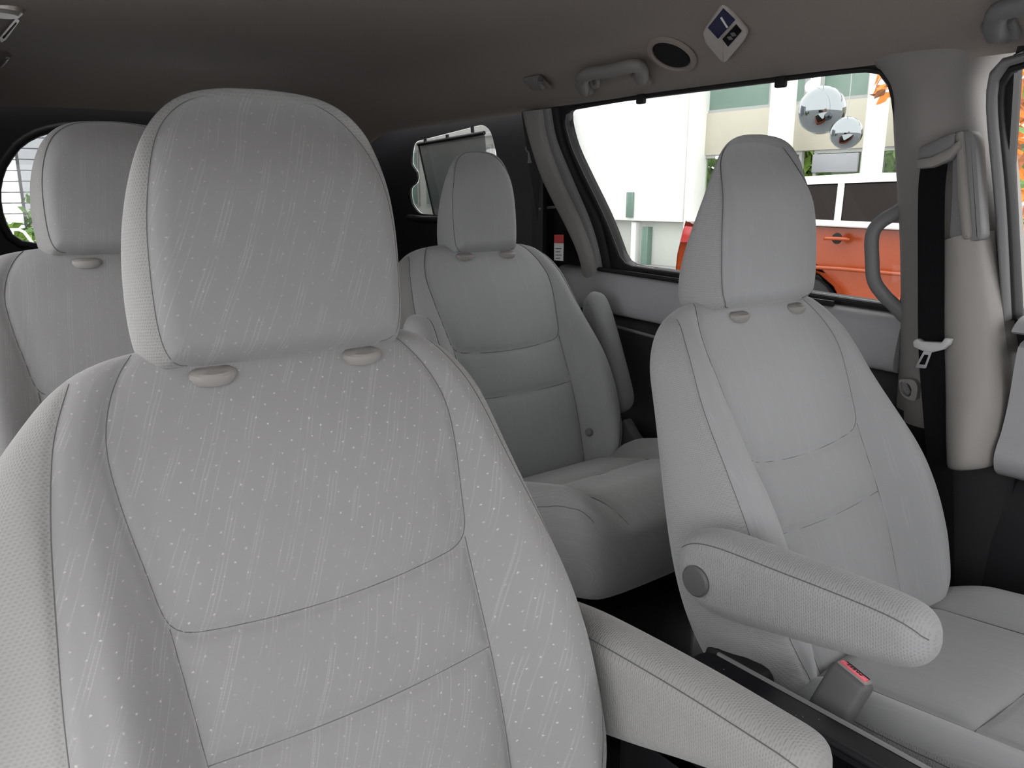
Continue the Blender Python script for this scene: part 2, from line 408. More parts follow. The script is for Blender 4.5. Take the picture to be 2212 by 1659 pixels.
# sliding door
sd = bpy.data.objects.new('door_1', None); C.objects.link(sd); struct(sd, 'sliding side door with large window behind the driver', 'door')
win_px = [(1214, 238), (1385, 208), (1685, 170), (1880, 148), (1921, 158), (1936, 230), (1948, 420), (1955, 668), (1760, 639), (1500, 597), (1345, 576), (1312, 482), (1262, 382), (1228, 310)]
wi = roundpoly([wall(x, y) for x, y in win_px], [.03, .1, .1, .03, .03, .06, .1, .02, .1, .1, .03, .06, .1, .06], 4); wi = resample(wi, 110)
cen = wi.mean(0)
n = len(wi)
def outer_of(P, ymin, ymax, zmin, zmax):
    out = []
    for p in P:
        d = p-cen; k = 99
        for ax, lo, hi in ((1, ymin, ymax), (2, zmin, zmax)):
            if d[ax] > 1e-9: k = min(k, (hi-cen[ax])/d[ax])
            if d[ax] < -1e-9: k = min(k, (lo-cen[ax])/d[ax])
        q = cen+d*k; out.append(wallYZ(q[1], q[2]))
    return np.array(out)
ring_panel('window_frame', wi, outer_of(wi, .60, 1.68, .70, 1.275), OUT, m_black, sd)
pymesh('window_pane', np.concatenate([resample(wi, 40)+OUT*.6, resample(wi, 40)+OUT*.7]), [tuple(range(40)), tuple(range(79, 39, -1))]+[(j, 40+j, 40+(j+1) % 40, (j+1) % 40) for j in range(40)], m_glass_s, sd, smooth=False)
# rubber lip round the pane
tube('window_seal', resample(wi, 90)+WN*.002, .0045, m_black, sd, 6, closed=True, nrm=WN)
# door sill and card (profile swept along Y)
def sweepY(name, pr, y0, y1, mat, parent, k=6, ysl=0.):
    pr = np.array(pr, float); Ys = np.linspace(y0, y1, k)
    return loft(name, [[(x, Y, z+ysl*(Y-y0)) for x, z in pr] for Y in Ys], mat, parent)
sl = (at(1345, 590, 'X', 1.42)[2]-at(1940, 680, 'X', 1.42)[2])/(1.374-.67)
zf = at(1940, 682, 'X', 1.42)[2]
y0s = .66
sweepY('sill', chaikin([(1.44, zf+.003), (1.405, zf+.003), (1.388, zf-.006), (1.378, zf-.04), (1.372, zf-.085), (1.385, zf-.10), (1.44, zf-.10)], 2), y0s, 1.58, m_door, sd, ysl=sl)
tube('glass_channel', [(1.402, .80, zf+.006+sl*.14), (1.402, 1.1, zf+.006+sl*.44), (1.402, 1.46, zf+.006+sl*.8)], .006, m_black, sd, 6)
sweepY('door_card', chaikin([(1.46, zf-.09), (1.40, zf-.09), (1.40, zf-.20), (1.385, zf-.30), (1.36, zf-.34), (1.37, zf-.40), (1.42, zf-.5), (1.46, .05)], 2), .62, 1.64, m_dark, sd, ysl=sl*.7)
tube('card_crease', [(1.397, .7, zf-.145+sl*.05), (1.396, 1.1, zf-.135+sl*.35), (1.397, 1.48, zf-.12+sl*.7)], .004, m_trimd, sd, 6)

# window latch stubs: blind hooks on the top rail of the sliding window
for (x, y) in ((1385, 214), (1687, 177)):
    p = wall(x, y, .01); o = rbox('blind_hook', (.012, .022, .02), m_black, None, p, bev=.003)
    tag(o, 'black blind hook on the sliding door window rail, %s' % ('towards the rear corner' if x < 1500 else 'above the driver headrest'), 'hook', 'blind hooks on the window rail')

# C pillar: beige strip, rubber seals, dark rear quarter
cp = bpy.data.objects.new('trim_2', None); C.objects.link(cp); struct(cp, 'pillar trim behind the sliding door window', 'pillar trim')
def strip(name, left, right, off, mat, parent, bulge=.012, k=24):
    A = spline([wall(x, y, off) for x, y in left], k//(len(left)-1)); B = spline([wall(x, y, off) for x, y in right], k//(len(right)-1))
    m = min(len(A), len(B)); A = resample(A, m, False); B = resample(B, m, False); rings = []
    for a, b in zip(A, B):
        rings.append([a+(b-a)*t+WN*bulge*math.sin(math.pi*t)**.6 for t in np.linspace(0, 1, 7)]+[b+OUT*.8, a+OUT*.8])
    return loft(name, rings, mat, parent, ang=60)
strip('pillar_face', [(1128, 240), (1142, 300), (1172, 390), (1222, 490), (1252, 560), (1262, 640), (1268, 800)], [(1170, 236), (1180, 300), (1212, 390), (1254, 480), (1282, 560), (1292, 640), (1300, 800)], .03, m_trim, cp)
strip('door_seal', [(1168, 236), (1178, 300), (1208, 390), (1250, 480), (1275, 560), (1285, 640)], [(1188, 234), (1200, 300), (1236, 390), (1274, 480), (1296, 560), (1304, 640)], .018, m_trimd, cp, .008)
strip('rubber_seal', [(1186, 234), (1198, 300), (1232, 390), (1270, 480), (1290, 560), (1300, 640)], [(1204, 232), (1216, 300), (1252, 390), (1296, 480), (1316, 560), (1326, 640)], .008, m_black, cp, .006)

# rear quarter wall with its window, right side
wr = bpy.data.objects.new('wall_right', None); C.objects.link(wr); struct(wr, 'dark rear quarter trim with small side window', 'wall')
q_px = [(890, 318), (893, 306), (1042, 268), (1060, 280), (1072, 330), (1080, 420), (1080, 470), (905, 462), (888, 440), (884, 405), (900, 396), (902, 372), (886, 356)]
QX = 1.46
qi = np.array([at(x, y, 'X', QX) for x, y in q_px]); qi = resample(roundpoly(qi, .02, 3), 90)
cen = qi.mean(0)
def outer_q(P, ymin, ymax, zmin, zmax):
    out = []
    for p in P:
        d = p-cen; k = 99
        for ax, lo, hi in ((1, ymin, ymax), (2, zmin, zmax)):
            if d[ax] > 1e-9: k = min(k, (hi-cen[ax])/d[ax])
            if d[ax] < -1e-9: k = min(k, (lo-cen[ax])/d[ax])
        q = cen+d*k; out.append(q)
    return np.array(out)
ring_panel('quarter_panel', qi, outer_q(qi, 1.745, 2.75, .70, 1.36), (.008, 0, 0), m_dark, wr)
m_ = len(qi); pymesh('window_pane', np.concatenate([qi+[.010, 0, 0], qi+[.013, 0, 0]]), [tuple(range(m_)), tuple(range(2*m_-1, m_-1, -1))], m_glass, wr, smooth=False)
sweepY('quarter_card', chaikin([(1.52, .74), (1.44, .74), (1.40, .70), (1.37, .60), (1.36, .45), (1.38, .2), (1.40, .0), (1.52, .0)], 2), 1.50, 2.75, m_dark, wr)
loft('quarter_filler', [[(1.352, 1.60, z0), (1.365, 1.60, z0), (1.475, 1.745, z0), (1.47, 1.77, z0), (1.455, 1.77, z0)] for z0 in (.4, .9, 1.32)], m_dark, wr)
tube('quarter_ledge', [at(1165, 452, 'X', 1.37), at(1185, 448, 'X', 1.38), at(1203, 447, 'X', 1.38)], .004, m_trimd, wr, 6)
tube('quarter_sill', [at(884, 470, 'X', 1.45), at(915, 474, 'X', 1.45), at(960, 474, 'X', 1.45), at(1060, 470, 'X', 1.45)], .012, m_dark, wr, 8)
# belt outlet on the pillar edge
tube('belt_outlet', [at(1140, 318, 'X', 1.37), at(1146, 330, 'X', 1.37), at(1146, 352, 'X', 1.37)], .008, m_trimd, wr, 8)

# pull-up sun blind in the quarter window
sb = thing('sun_blind', 'grey mesh sun blind drawn up in the small rear quarter window', 'sun blind', at(985, 460, 'X', 1.455))
m_mesh = NB('blind_mesh'); m_mesh.col((.10, .10, .10, 1)); m_mesh.P(Roughness=.9)
_tr = m_mesh.n('ShaderNodeBsdfTransparent'); _mx = m_mesh.n('ShaderNodeMixShader'); _mx.inputs[0].default_value = .60
m_mesh.l(_tr.outputs[0], _mx.inputs[1]); m_mesh.l(m_mesh.b.outputs[0], _mx.inputs[2]); m_mesh.l(_mx.outputs[0], m_mesh.o.inputs[0])
bl = [at(x, y, 'X', 1.452) for x, y in [(904, 312), (1046, 287), (1062, 470), (938, 466)]]
bl = [local(sb, p) for p in bl]
prism('mesh_screen', bl, (.002, 0, 0), m_mesh.m, sb)
tube('top_rail', [bl[0], bl[1]], .006, m_black, sb, 8); tube('edge_hem', [bl[0], bl[3]], .0035, m_black, sb, 6)
for x, y in ((966, 300), (918, 306), (1020, 282)):
    tube('rail_hook', [local(sb, at(x, y-9, 'X', 1.452)), local(sb, at(x+1, y+4, 'X', 1.452))], .006, m_black, sb, 6)

# tail gate with rear window
tg = bpy.data.objects.new('wall_rear', None); C.objects.link(tg); struct(tg, 'dark tail gate with the rear window', 'wall')
TY = 2.70
t_px = [(-12, 430), (-2, 366), (40, 306), (92, 281), (150, 271)]
ti = [at(x, y, 'Y', TY) for x, y in t_px]; ztop = ti[-1][2]; zb = at(60, 532, 'Y', TY)[2]
ti += [np.array([.98, TY, ztop]), np.array([1.03, TY, ztop-.08]), np.array([1.05, TY, zb+.06]), np.array([1.0, TY, zb]), at(46, 534, 'Y', TY), at(10, 505, 'Y', TY)]
ti = resample(roundpoly(ti, .04, 4), 90); cen = ti.mean(0)
to = []
for p in ti:
    d = p-cen; k = 99
    for ax, lo, hi in ((0, -.15, 1.50), (2, .0, 1.40)):
        if d[ax] > 1e-9: k = min(k, (hi-cen[ax])/d[ax])
        if d[ax] < -1e-9: k = min(k, (lo-cen[ax])/d[ax])
    to.append(cen+d*k)
ring_panel('tail_gate_panel', ti, to, (0, .05, 0), m_dark, tg)
m_ = len(ti); pymesh('window_pane', np.concatenate([ti+[0, .035, 0], ti+[0, .038, 0]]), [tuple(range(m_)), tuple(range(2*m_-1, m_-1, -1))], m_glass_s, tg, smooth=False)
rbox('lower_panel', (1.62, .06, .80), m_dark, tg, (MID, TY+.03, .36), bev=.01)
tube('window_seal', resample(ti, 60)+[0, -.004, 0], .012, m_black, tg, 8, closed=True, nrm=(0, 1, 0))

# left wall: quarter and sliding door with a window, open front passenger doorway
wl = bpy.data.objects.new('wall_left', None); C.objects.link(wl); struct(wl, 'passenger side wall of the van with both doors open', 'wall')
XL = 2*MID-1.40
li = roundpoly([(XL+.05, 1.75, 1.20), (XL+.05, 2.45, 1.18), (XL, 2.45, .90), (XL, 1.75, .88)], .05, 4); li = resample(li, 70)
cen = li.mean(0); lo_ = []
for p in li:
    d = p-cen; k = 99
    for ax, lo, hi in ((1, 1.56, 2.75), (2, 0., 1.34)):
        if d[ax] > 1e-9: k = min(k, (hi-cen[ax])/d[ax])
        if d[ax] < -1e-9: k = min(k, (lo-cen[ax])/d[ax])
    q = cen+d*k; q[0] = XL+.03; lo_.append(q)
ring_panel('side_panel', li, lo_, (-.05, 0, 0), m_dark, wl)
m_ = len(li); pymesh('window_pane', np.concatenate([li+[-.03, 0, 0], li+[-.033, 0, 0]]), [tuple(range(m_)), tuple(range(2*m_-1, m_-1, -1))], m_glass_t, wl, smooth=False)
# pillar between the two open side doors
loft('centre_pillar', [[(XL-.06+e, y0_, z), (XL+.02+e, y0_+.01, z), (XL+.03+e, y0_+.06, z), (XL+.02+e, y0_+.11, z), (XL-.06+e, y0_+.12, z)] for z, e, y0_ in ((0, 0, .54), (.85, 0, .54), (1.27, .05, .56))], m_trim, wl)
sl_ = rbox('door_step', (.08, 2.2, .10), m_dark, wl, (XL-.03, .46, -.03), bev=.01)
# bulkhead below the windscreen, unseen behind the camera, added to hold back low light
bw = rbox('wall_front', (1.6, .3, .72), m_dark, None, (MID, -.78, .36), bev=.03); struct(bw, 'unseen dark dashboard bulkhead below the windscreen', 'wall')

# ------------------------------------------------------------------ B pillar, belt
bp = bpy.data.objects.new('trim_1', None); C.objects.link(bp); struct(bp, 'pillar trim between driver door and sliding door', 'pillar trim')
rings = []
for (Z, yr, yf, xi) in ((.66, .655, .475, 1.357), (.80, .662, .492, 1.352), (.95, .678, .52, 1.345), (1.05, .692, .54, 1.338), (1.15, .708, .562, 1.332), (1.21, .718, .570, 1.330), (1.245, .74, .565, 1.328), (1.285, .775, .545, 1.322)):
    pr = chaikin([(1.47, yr+.02), (1.40, yr+.004), (xi+.02, yr-.012), (xi, yr-.05), (xi-.002, (yr+yf)/2), (xi+.004, yf+.05), (xi+.025, yf+.015), (1.40, yf), (1.47, yf-.01)], 2)
    rings.append([(x, y, Z) for x, y in pr])
ringsS = [np.array(r) for r in rings]; fine = []
for j in range(len(ringsS[0])): fine.append(spline([r[j] for r in ringsS], 5))
rings = [[fine[j][i] for j in range(len(fine))] for i in range(len(fine[0]))]
loft('pillar_face', rings, m_trim, bp, ang=60)
loft('pillar_foot', [[(x, y, z) for x, y in [(1.47, .73), (1.39, .715), (1.372, .69), (1.366, .58), (1.372, .47), (1.39, .45), (1.47, .44)]] for z in (0., .3, .68)], m_dark, bp)
# lower cover, bulging, ends above the floor
tl = [(2040, 520), (2038, 700), (2044, 860), (2050, 985)]; tr_ = [(2118, 500), (2140, 700), (2158, 860), (2150, 985)]
XC = 1.335
A = spline([at(x, y, 'X', XC) for x, y in tl], 8); B = spline([at(x, y, 'X', XC) for x, y in tr_], 8)
rings = []
for i, (a, b) in enumerate(zip(A, B)):
    t0 = i/(len(A)-1); bul = .022+.022*sstep(np.array(t0), .35, .95)
    rings.append([np.array([a[0], 0, 0])*0+np.array([a[0]+.05, a[1], a[2]])]+[a+(b-a)*t+np.array([-bul*math.sin(math.pi*t)**.5, 0, 0]) for t in np.linspace(0, 1, 12)]+[np.array([b[0]+.05, b[1], b[2]])])
last = rings[-1]; c0 = np.mean(last, axis=0)
for s_, dz in ((.97, -.008), (.88, -.016), (.70, -.02)): rings.append([np.array([p[0]+(1.36-p[0])*(1-s_), c0[1]+(p[1]-c0[1])*(.5+.5*s_), p[2]+dz]) for p in last])
loft('pillar_cover', rings, m_trim, bp, ang=60)
# raised sliding panel of the belt height adjuster
ap = roundpoly([at(x, y, 'X', 1.318) for x, y in [(2056, 284), (2098, 280), (2108, 300), (2121, 512), (2110, 522), (2048, 520), (2054, 420)]], .008, 3)
prism('adjuster_panel', ap, (.035, 0, 0), m_trimd, bp, bev=.005)
ap = [at(x, y, 'X', 1.310) for x, y in [(2062, 284), (2078, 282), (2096, 512), (2088, 519), (2076, 516), (2066, 420)]]
prism('adjuster_rail', ap, (.015, 0, 0), m_trim, bp, bev=.005)

sbelt = thing('seat_belt', 'black seat belt with steel tongue hanging on the pillar beside the driver seat', 'seat belt', at(2015, 1100, 'X', 1.30))
def ribbon(name, pts, wdir, width, mat, parent, th=.0016):
    P = spline(pts, 6); rings = []
    for i, p in enumerate(P):
        wd = np.asarray(wdir, float); nn = np.cross(np.gradient(P, axis=0)[i], wd); nn /= np.linalg.norm(nn)
        rings.append([p-wd*width/2-nn*th, p+wd*width/2-nn*th, p+wd*width/2+nn*th, p-wd*width/2+nn*th])
    return loft(name, rings, mat, parent)
bx = 1.287
cpts = [local(sbelt, at(x, y, 'X', X)) for x, y, X in ((2018, 355, 1.316), (2012, 420, 1.314), (2011, 600, 1.316), (2012, 760, 1.318), (2022, 900, 1.322), (2030, 1010, 1.325), (2034, 1200, 1.325), (2036, 1500, 1.33))]
wdir = np.array([.25, -.97, 0.]); wdir /= np.linalg.norm(wdir)
ribbon('webbing', cpts, wdir, .038, m_belt, sbelt)
# shoulder guide: cream moulded loop
pg = [at(x, y, 'X', 1.308) for x, y in [(1982, 318), (2020, 303), (2055, 285), (2063, 292), (2062, 318), (2030, 338), (1990, 346), (1982, 340)]]
prism('shoulder_guide', [local(sbelt, p) for p in pg], (.02, 0, 0), m_trimd, sbelt, bev=.005)
pg = [at(x, y, 'X', 1.302) for x, y in [(1975, 344), (2010, 338), (2050, 318), (2070, 300), (2072, 318), (2050, 345), (2012, 362), (1978, 366)]]
prism('guide_lip', [local(sbelt, p) for p in pg], (.025, 0, 0), m_trim, sbelt, bev=.005)
# tongue
T = [at(x, y, 'X', 1.302) for x, y in [(1970, 738), (1980, 731), (1990, 738), (2033, 740), (2040, 729), (2054, 732), (2050, 744), (2036, 756), (2012, 762), (1990, 758), (1972, 750)]]
prism('tongue_head', [local(sbelt, p) for p in T], (.014, 0, 0), m_tongue, sbelt, bev=.003)
T = [local(sbelt, at(x, y, 'X', 1.305)) for x, y in [(1996, 757), (2014, 758), (2000, 796), (1976, 794)]]
Ti = [local(sbelt, at(x, y, 'X', 1.305)) for x, y in [(1997, 766), (2006, 767), (1998, 788), (1985, 787)]]
ring_panel('tongue_blade', resample(Ti, 24), resample(T, 24), (.004, 0, 0), m_chrome, sbelt)
# lower belt outlet bezel on pillar
bz = thing('belt_outlet_bezel', 'grey bezel with a small dark warning tag low on the pillar', 'bezel', at(1962, 845, 'X', 1.345))
o_ = roundpoly([local(bz, at(x, y, 'X', 1.342)) for x, y in [(1940, 818), (1975, 820), (1983, 835), (1978, 868), (1958, 862), (1944, 850)]], .008, 4)
i_ = roundpoly([local(bz, at(x, y, 'X', 1.342)) for x, y in [(1942, 824), (1962, 828), (1970, 840), (1966, 858), (1956, 856), (1945, 845)]], .006, 4)
ring_panel('bezel_frame', i_, o_, (.02, 0, 0), m_trim, bz)
prism('warning_tag', [local(bz, at(x, y, 'X', 1.352)) for x, y in [(1944, 824), (1956, 824), (1968, 848), (1958, 856)]], (.004, 0, 0), m_trimd, bz)
# grab handle on rear side of pillar
gh = thing('grab_handle', 'upright black grab handle on the pillar behind the driver seat', 'grab handle', at(1945, 690, 'X', 1.39))
gp = spline([local(gh, at(x, y, 'X', X)) for x, y, X in ((1962, 440, 1.395), (1938, 458, 1.38), (1900, 482, 1.365), (1884, 510, 1.36), (1884, 560, 1.36), (1888, 605, 1.36), (1908, 636, 1.365), (1936, 664, 1.38), (1962, 692, 1.395))], 5)
tube('grip', gp, .0125, m_trimd, gh, 12, flat=.8, nrm=(1, 0, 0))

# ------------------------------------------------------------------ driver door at the right edge
dd = bpy.data.objects.new('door_2', None); C.objects.link(dd); struct(dd, 'driver door with window and padded armrest', 'door')
di = roundpoly([wall(x, y) for x, y in [(2168, 128), (2215, 105), (2560, 20), (2700, 780), (2195, 700), (2186, 520), (2172, 250)]], [.04, .05, .05, .05, .02, .05, .05], 4)
cen = di.mean(0)
do = outer_of(di, -.75, .52, .80, 1.275)
ring_panel('window_frame', di, do, OUT, m_black, dd)
m_ = len(di); pymesh('window_pane', np.concatenate([di+OUT*.7, di+OUT*.75]), [tuple(range(m_)), tuple(range(2*m_-1, m_-1, -1))], m_glass, dd, smooth=False)
def vstrip(name, L_, R_, off, mat, bul):
    return strip(name, L_, R_, off, mat, dd, bul)
vstrip('door_seal', [(2330, 70), (2230, 108), (2165, 126), (2140, 152), (2131, 200), (2134, 280), (2150, 450), (2166, 690)], [(2335, 92), (2235, 128), (2180, 142), (2160, 164), (2153, 208), (2156, 280), (2172, 450), (2184, 690)], .022, m_trimd, .012)
vstrip('frame_strip', [(2335, 90), (2235, 126), (2178, 142), (2159, 164), (2152, 208), (2155, 280), (2171, 450), (2183, 690)], [(2338, 104), (2240, 140), (2190, 154), (2172, 172), (2166, 212), (2168, 280), (2184, 450), (2196, 690)], .012, m_black, .006)
sweepY('door_sill', chaikin([(1.46, .866), (1.39, .866), (1.362, .852), (1.354, .838), (1.46, .832)], 2), -.7, .475, m_door, dd)
pts = [(1.46, .832), (1.352, .834), (1.346, .80), (1.346, .74), (1.336, .69), (1.322, .665), (1.318, .645), (1.333, .62), (1.37, .608), (1.46, .60)]
sweepY('armrest_pad', chaikin(pts, 2), -.7, .46, m_door, dd)
sweepY('door_card', chaikin([(1.46, .61), (1.38, .60), (1.37, .30), (1.38, .05), (1.46, .02)], 2), -.7, .47, m_dark, dd)

# ------------------------------------------------------------------ fittings on the headliner cove
CP = np.array([1.30, 0, 1.275]); CT = np.array([-.105, 0, .062]); CT /= np.linalg.norm(CT); CN = np.array([CT[2], 0, -CT[0]])
if CN[2] > 0: CN = -CN
def cove(x, y, off=0.): return atp(x, y, CP+CN*off, CN)
# assist grip
ag = thing('assist_grip', 'grey folding assist grip on the roof edge above the sliding window', 'assist grip', cove(1320, 165))
p = spline([local(ag, cove(x, y, o_)) for x, y, o_ in ((1262, 196, .002), (1258, 172, .024), (1272, 160, .034), (1320, 152, .036), (1366, 142, .034), (1384, 150, .026), (1386, 172, .002))], 6)
tube('grip_bar', p, .015, m_trim, ag, 12, flat=.85, nrm=CN)
for x, y in ((1262, 192), (1386, 170)):
    rbox('grip_mount', (.034, .036, .014), m_trim, ag, mtx=frame_mat(local(ag, cove(x, y, .005)), CT, (0, 1, 0), CN), bev=.005)
tube('coat_hook', spline([local(ag, cove(x, y, o_)) for x, y, o_ in ((1276, 172, .012), (1282, 186, .018), (1290, 184, .022), (1291, 170, .022))], 5), .005, m_trim, ag, 8)
# small lamp / hook plate
sh = thing('roof_hook', 'small grey hook plate on the roof edge behind the assist grip', 'hook', cove(1162, 180))
rbox('plate', (.045, .06, .010), m_trim, sh, mtx=frame_mat(local(sh, cove(1160, 180, .011)), CT, (0, 1, 0), CN), bev=.004)
tube('hook', spline([local(sh, cove(x, y, o_)) for x, y, o_ in ((1168, 170, .016), (1167, 180, .030), (1171, 188, .028))], 5), .007, m_trimd, sh, 8)
# round air outlet
ao = thing('round_air_outlet', 'round dark air outlet in the roof edge beside the control panel', 'air outlet', cove(1452, 112))
mt = frame_mat(local(ao, cove(1452, 115, .0)), CT, (0, 1, 0), CN)
lathe('outlet_ring', [(.038, 0), (.048, 0), (.051, .003), (.048, .008), (.042, .009), (.039, .006), (.0385, .002)], m_head, ao, mt)
lathe('outlet_disc', [(.0, -.002), (.037, -.002), (.0375, .004), (.035, .006), (.0, .0065)], m_dark, ao, mt)
# diamond shaped rear climate panel
cl = thing('climate_panel', 'diamond shaped silver control panel with dark display under the roof', 'control panel', cove(1570, 62))
c_px = [(1522, 60), (1562, 0), (1572, 4), (1620, 62), (1612, 78), (1572, 125), (1562, 122), (1528, 82)]
cpz = roundpoly([local(cl, cove(x, y, .002)) for x, y in c_px], .006, 3)
prism('bezel', cpz, CN*.012, m_bez, cl, bev=.004)
prism('display', [local(cl, cove(x, y, .0145)) for x, y in [(1530, 58), (1562, 18), (1588, 42), (1552, 82)]], CN*.002, m_blue, cl)
prism('button_bank', [local(cl, cove(x, y, .0145)) for x, y in [(1562, 82), (1590, 52), (1602, 66), (1574, 98)]], CN*.003, m_gloss, cl)
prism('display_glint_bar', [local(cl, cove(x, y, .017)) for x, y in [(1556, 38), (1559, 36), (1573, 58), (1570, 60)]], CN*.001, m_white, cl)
for x, y in ((1577, 82), (1584, 74)):
    rbox('button', (.008, .008, .003), m_trimd, cl, mtx=frame_mat(local(cl, cove(x, y, .018)), CT, (0, 1, 0), CN), bev=.001)
# front assist grip, top right
fg = thing('assist_grip', 'grey assist grip above the driver door at the top right corner', 'assist grip', cove(2170, 50))
p = spline([local(fg, cove(x, y, o_)) for x, y, o_ in ((2166, 78, .002), (2150, 66, .026), (2152, 36, .036), (2172, 20, .038), (2260, 0, .038), (2420, -40, .03), (2440, -30, .002))], 6)
tube('grip_bar', p, .0145, m_trimd, fg, 12, flat=.85, nrm=CN)
rbox('grip_mount', (.04, .045, .014), m_trimd, fg, mtx=frame_mat(local(fg, cove(2162, 66, .004)), CT, (0, 1, 0), CN), bev=.005)

rbox('grip_mount', (.04, .045, .014), m_trimd, fg, mtx=frame_mat(local(fg, cove(2440, -30, .004)), CT, (0, 1, 0), CN), bev=.005)
# fittings far left on the other roof edge
def lcove(x, y, z): return at(x, y, 'Z', z)
v1 = thing('roof_vent', 'slim bright-edged air vent at the far left of the roof', 'air vent', lcove(22, 60, 1.375))
o_ = roundpoly([local(v1, lcove(x, y, 1.372)) for x, y in [(-2, 78), (34, 34), (42, 40), (12, 82), (2, 88)]], .006, 3)
i_ = roundpoly([local(v1, lcove(x, y, 1.372)) for x, y in [(4, 76), (34, 42), (36, 46), (10, 78), (6, 80)]], .004, 3)
ring_panel('vent_frame', i_, o_, (0, 0, -.004), m_silver, v1)
prism('vent_slot', i_, (0, 0, -.001), m_dark, v1)
v2 = thing('roof_lamp', 'round grey lamp on the roof in the top left corner', 'lamp', lcove(0, 18, 1.37))
lathe('lamp_rim', [(.0, -.012), (.028, -.012), (.034, -.006), (.036, .006), (.0, .006)], m_silver, v2)
v3 = thing('roof_hook', 'small bright hook under the far left roof edge', 'hook', lcove(10, 135, 1.365))
tube('hook', spline([local(v3, lcove(x, y, z)) for x, y, z in ((-4, 146, 1.37), (6, 138, 1.36), (16, 126, 1.362), (20, 122, 1.37))], 5), .004, m_silver, v3, 8)
# little nick in the headliner
nk = rbox('headliner_clip', (.03, .012, .006), m_head, None, at(1012, 80, 'Z', 1.381), bev=.002); tag(nk, 'tiny flap in the headliner cloth near the roof centre', 'clip')

# airbag / warning label on C pillar
lb = thing('warning_label', 'small red and white warning label on the dark pillar', 'label', at(1206, 535, 'X', 1.365))
for nm, z, mt_ in (('label_header', [(1197, 507), (1217, 507), (1217, 526), (1197, 525)], m_labelred), ('label_body', [(1197, 525), (1217, 526), (1216, 564), (1197, 562)], m_paper)):
    prism(nm, [local(lb, at(x, y, 'X', 1.365)) for x, y in z], (.0015, 0, 0), mt_, lb)
for k_ in range(4):
    y = 536+k_*7; prism('label_line', [local(lb, at(x, yy, 'X', 1.3645)) for x, yy in [(1200, y), (1213-(k_ % 2)*3, y), (1213-(k_ % 2)*3, y+2), (1200, y+2)]], (.0006, 0, 0), m_trimd, lb)

# ------------------------------------------------------------------ seats
OUTL = [(-.60, .10), (-.585, .14), (-.55, .19), (-.50, .232), (-.44, .258), (-.37, .268), (-.30, .266), (-.24, .260), (-.17, .250), (-.10, .238), (-.055, .230), (-.025, .216), (.002, .194), (.020, .165), (.030, .125), (.034, .06), (.034, .0)]
S_UP = [(.124, .026), (.140, .008), (.156, -.022), (.166, -.06), (.163, -.11), (.154, -.165), (.150, -.195), (.142, -.210), (.125, -.217), (.06, -.224), (0, -.226)]
S_UP_F = S_UP+[(-x, y) for x, y in S_UP[-2::-1]]
S_2 = [(-.140, -.316), (-.07, -.321), (0, -.323), (.07, -.321), (.140, -.316)]
S_LO = [(.146, -.207), (.143, -.26), (.140, -.32), (.136, -.40), (.128, -.48), (.11, -.57)]
S_OUT = [(.178, .006), (.192, -.022), (.203, -.05), (.214, -.10), (.224, -.17), (.234, -.25), (.238, -.33), (.230, -.41), (.205, -.48), (.17, -.535), (.135, -.58)]
mir = lambda s: [(-x, y) for x, y in s]
def seg_interp(s): 
    s = np.array(s); o = np.argsort(s[:, 1]); return lambda v: np.interp(v, s[o, 1], s[o, 0])

HR = [(-.012, .0), (-.012, .108), (-.010, .120), (.002, .129), (.025, .133), (.06, .134), (.10, .133), (.13, .130), (.16, .124), (.19, .114), (.215, .099), (.234, .076), (.243, .045), (.245, 0)]

def backrest(root, xc, y0, z0, tilt, nu, nv, mc, ms, out_l=0., wsc=1., bol=1.):
    t = R(tilt); V = (0, math.sin(t), math.cos(t)); N = (0, -math.cos(t), math.sin(t))
    def front(u, v):
        a = np.abs(u)/wsc
        f = -.012*sstep(v, -.10, .0)*1.0+.010*np.exp(-((v+.34)/.12)**2)                     # rolls back at the top, lumbar swell
        b = sstep(a, .135, .205)*bol*(.012+.034*sstep(-v, .06, .30))
        b = b-.030*sstep(a, .225, .275)*bol
        return f+b
    def back(u, v): return -.085-.03*sstep(-v, .05, .4)+0*u
    seams = [S_UP_F, S_LO, mir(S_LO), S_OUT, mir(S_OUT), S_2]
    seams = [[(x*wsc, y) for x, y in s] for s in seams]
    P = Pillow([(v, -w*wsc-out_l*float(sstep(-v, .0, .12)), w*wsc) for v, w in OUTL], ((xc, y0, z0-.008), (1, 0, 0), V, N), front, back, we=-.048, Rf=.05, Rb=.045, seams=seams, nu=nu, nv=nv).build()
    au = np.abs(P.fc_u)/wsc; v = P.fc_v; fo = seg_interp(S_OUT); fl_ = seg_interp(S_LO)
    up_u = np.interp(v, [-.217, -.210, -.195, -.165, -.11, -.06, -.022, .008, .026], [.125, .142, .15, .154, .163, .166, .156, .14, .124])
    up_b = np.interp(au, [0, .06, .125, .142], [-.226, -.224, -.217, -.207])
    upper = P.isfront & (v > up_b) & (au < up_u)
    inner = P.isfront & ~upper & (v <= up_b+.012) & (au < fl_(v))
    s2 = np.interp(au, [0, .07, .14], [-.323, -.321, -.316])
    mid = inner & (v > s2); low = inner & ~mid
    bols = P.isfront & ~upper & ~inner & (au < fo(v)) & (v > -.585) & ((v < .006) | (au < .178))
    rest = ~(upper | inner | bols)
    b = P.part('backrest', rest, ms, root, root)
    P.part('upper_panel', upper, mc, b, root); P.part('middle_panel', mid, mc, b, root); P.part('lower_panel', low, mc, b, root)
    P.part('side_bolster', bols & (P.fc_u < 0), mc, b, root); P.part('side_bolster', bols & (P.fc_u > 0), mc, b, root)
    for s in seams: P.seam(s, root, b)
    return P, b
